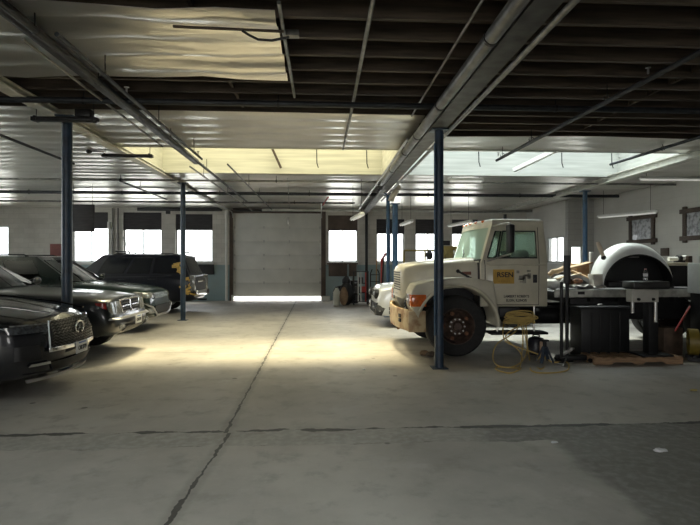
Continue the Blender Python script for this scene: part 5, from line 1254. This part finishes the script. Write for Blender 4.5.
MB().lathe([(.001, 0), (.12, 0), (.13, .03), (.13, .5), (.08, .58), (.05, .66), (.001, .66)], (0, 0, 0), 'z', 18).build('jug_body', mat('pale_jug', (.55, .56, .5), .5), t); MB().cyl((0, 0, .66), (0, 0, .7), .055, 12).build('jug_cap', M_dgrey, t)
t = thing('engine_hoist', 'red upright lifting stand before the back window, beside the blue post pair', 'hoist', (at(382, 18), 18, 0))
MB().bb((-.05, -.05, .05), (.05, .05, 1.75)).build('mast', M_red, t, bevel=.008); MB().bar((0, 0, 1.7), (.05, -.6, 1.9), .07).build('boom', M_red, t)
for s in (-1, 1): MB().bar((s*.08, .1, .05), (s*.3, -.8, .05), .07).build('leg', M_red, t)
MB().cyl((0, -.08, .8), (.02, -.3, 1.75), .03, 10).build('ram', M_blackm, t)
t = thing('hand_truck', 'dark hand truck standing right of the tool rack', 'hand truck', (at(373), 18.6, 0))
for s in (-.16, .16): MB().tube([(s, 0, .1), (s, .03, 1.2), (s*.6, .06, 1.35)], .02, 8).build('side_tube', M_blackm, t); MB().cyl((s*1.1, .05, .13), (s*1.35, .05, .13), .13, 16).build('wheel', M_rubber, t)
for z in (.3, .6, .9, 1.15): MB().cyl((-.16, .02, z), (.16, .02, z), .014, 8).build('cross_tube', M_blackm, t)
MB().bb((-.2, -.25, .01), (.2, .0, .03)).build('toe_plate', M_blackm, t)
solid(MB().bb((at(322, 21.2), 21.15, 0), (at(330, 21.2), 21.45, .2)), 'concrete_block', M_clad, 'small pale block on the floor at the right foot of the garage door', 'block')
solid(MB().bb((at(231.5, 21.4), 21.35, 0), (at(233.5, 21.4), 21.5, .25)), 'concrete_block', M_white, 'tiny white block on the floor at the left foot of the garage door', 'block')

solid(MB().bb((at(369, 18.9), 18.9, 0), (at(377, 18.9), 19.3, .52)), 'storage_crate', M_dgrey, 'dark crate on the floor behind the silver compact car nose', 'crate', bevel=.015)
t = thing('steel_drum', 'dark steel drum on the floor between the tool rack and black bag', 'drum', (at(351.5, 20.2), 20.2, 0))
MB().lathe([(.001, 0), (.27, 0), (.28, .02), (.28, .3), (.29, .31), (.28, .32), (.28, .6), (.29, .61), (.28, .62), (.28, .88), (.26, .9), (.001, .88)], (0, 0, 0), 'z', 24).build('drum_body', M_blackm, t)
MB().cyl((.12, 0, .88), (.12, 0, .905), .03, 10).build('drum_bung', M_steel, t)
solid(MB().lathe([(.18, -.09), (.31, -.09), (.33, -.05), (.33, .05), (.31, .09), (.18, .09), (.18, -.09)], (at(341, 20.4), 20.7, .335), 'y', 28), 'spare_tyre', M_rubber, 'black tyre leaning by the wall behind the brown sack', 'tyre', bevel=0)
solid(MB().bar((at(376, 19.9), 19.9, 0), (at(377.5, 20.3), 20.6, 1.75), .05, .03), 'timber_stud', M_wood, 'brown timber stud leaning on the wall pier behind the hand truck', 'timber')
o = MB().cyl((wx(113), YB-.06, .9), (wx(113), YB-.06, 3.85), .03, 10).build('wall_conduit', M_conduit); tag(o, 'thin vertical conduit on the block pier right of the first wide window', 'conduit')
o = MB().cyl((wx(118.5), YB-.05, 1.6), (wx(118.5), YB-.05, 3.85), .022, 10).build('wall_conduit', M_dgrey); tag(o, 'dark vertical conduit on the block pier beside the middle left window', 'conduit')
solid(MB().bb((wx(108.5), YB-.14, H(110, 229, YB)), (wx(111), YB-.005, H(110, 222, YB))), 'switch_box', M_white, 'small white switch box at the upper corner of the first wide window', 'box')
solid(MB().bb((wx(166.5), YB-.12, H(168, 214, YB)), (wx(170.5), YB-.005, H(168, 210.5, YB))), 'junction_box', M_dgrey, 'small dark junction box on the pier between the two left windows', 'box')

# ================================================================== LIGHT, SKY, CAMERA
wd = bpy.data.worlds.new('World'); bpy.context.scene.world = wd; wd.use_nodes = True
bg = wd.node_tree.nodes['Background']; bg.inputs[0].default_value = (1., .985, .955, 1); bg.inputs[1].default_value = 1.8
def portal(loc, rot, sx, sy):
    l = bpy.data.lights.new('portal', 'AREA'); l.shape = 'RECTANGLE'; l.size = sx; l.size_y = sy; l.cycles.is_portal = True
    o = bpy.data.objects.new('daylight_portal', l); C.objects.link(o); o.location = loc; o.rotation_euler = rot
for (a, b), q in ((RX, RY), (LX, LY)): portal(((a+b)/2, sum(q)/2, ZW+.1), (0, 0, 0), b-a, q[1]-q[0])
for s in (S1, S2): portal(((s[0]+s[1])/2, (SY[0]+SY[1])/2, ZW+.1), (0, 0, 0), s[1]-s[0], SY[1]-SY[0])
for (a, b, z0, z1), zs in zip(WIN, SPLIT): portal(((wx(a)+wx(b))/2, YB+.4, (z0+zs)/2), (-PI/2, 0, 0), wx(b)-wx(a), zs-z0)
portal((px0+.3, (ya+yb)/2, (wza+wzb)/2), (0, PI/2, 0), wzb-wza, yb-ya)
for a, c in LW: portal((XL-.35, (a+c)/2, 2.6), (0, -PI/2, 0), 2.2, c-a)
for a, b, z0, z1 in rear_holes: portal(((a+b)/2, YF-.35, (z0+z1)/2), (PI/2, 0, 0), b-a, z1-z0)
sun = bpy.data.lights.new('sun', 'SUN'); sun.energy = 1.7; sun.angle = math.radians(15); sun.color = (1, .93, .8)
so = bpy.data.objects.new('sun', sun); C.objects.link(so); so.rotation_euler = (-math.radians(27), 0, math.radians(4))
cam = bpy.data.cameras.new('camera'); co = bpy.data.objects.new('camera', cam); C.objects.link(co)
cam.sensor_width = 36; cam.lens = 36*F_PX/700; co.location = (0, 0, EYE); co.rotation_euler = (PI/2, 0, -YAW)
cam.clip_start = .05; cam.clip_end = 200
sc = bpy.context.scene; sc.camera = co
sc.view_settings.view_transform = 'Standard'; sc.view_settings.look = 'None'; sc.view_settings.gamma = 1; sc.view_settings.use_curve_mapping = False
sc.view_settings.exposure = 2.2
sc.cycles.use_denoising = True; sc.cycles.max_bounces = 10; sc.cycles.diffuse_bounces = 5; sc.cycles.glossy_bounces = 4
sc.cycles.transparent_max_bounces = 12; sc.cycles.caustics_reflective = False; sc.cycles.caustics_refractive = False; sc.cycles.sample_clamp_indirect = 6
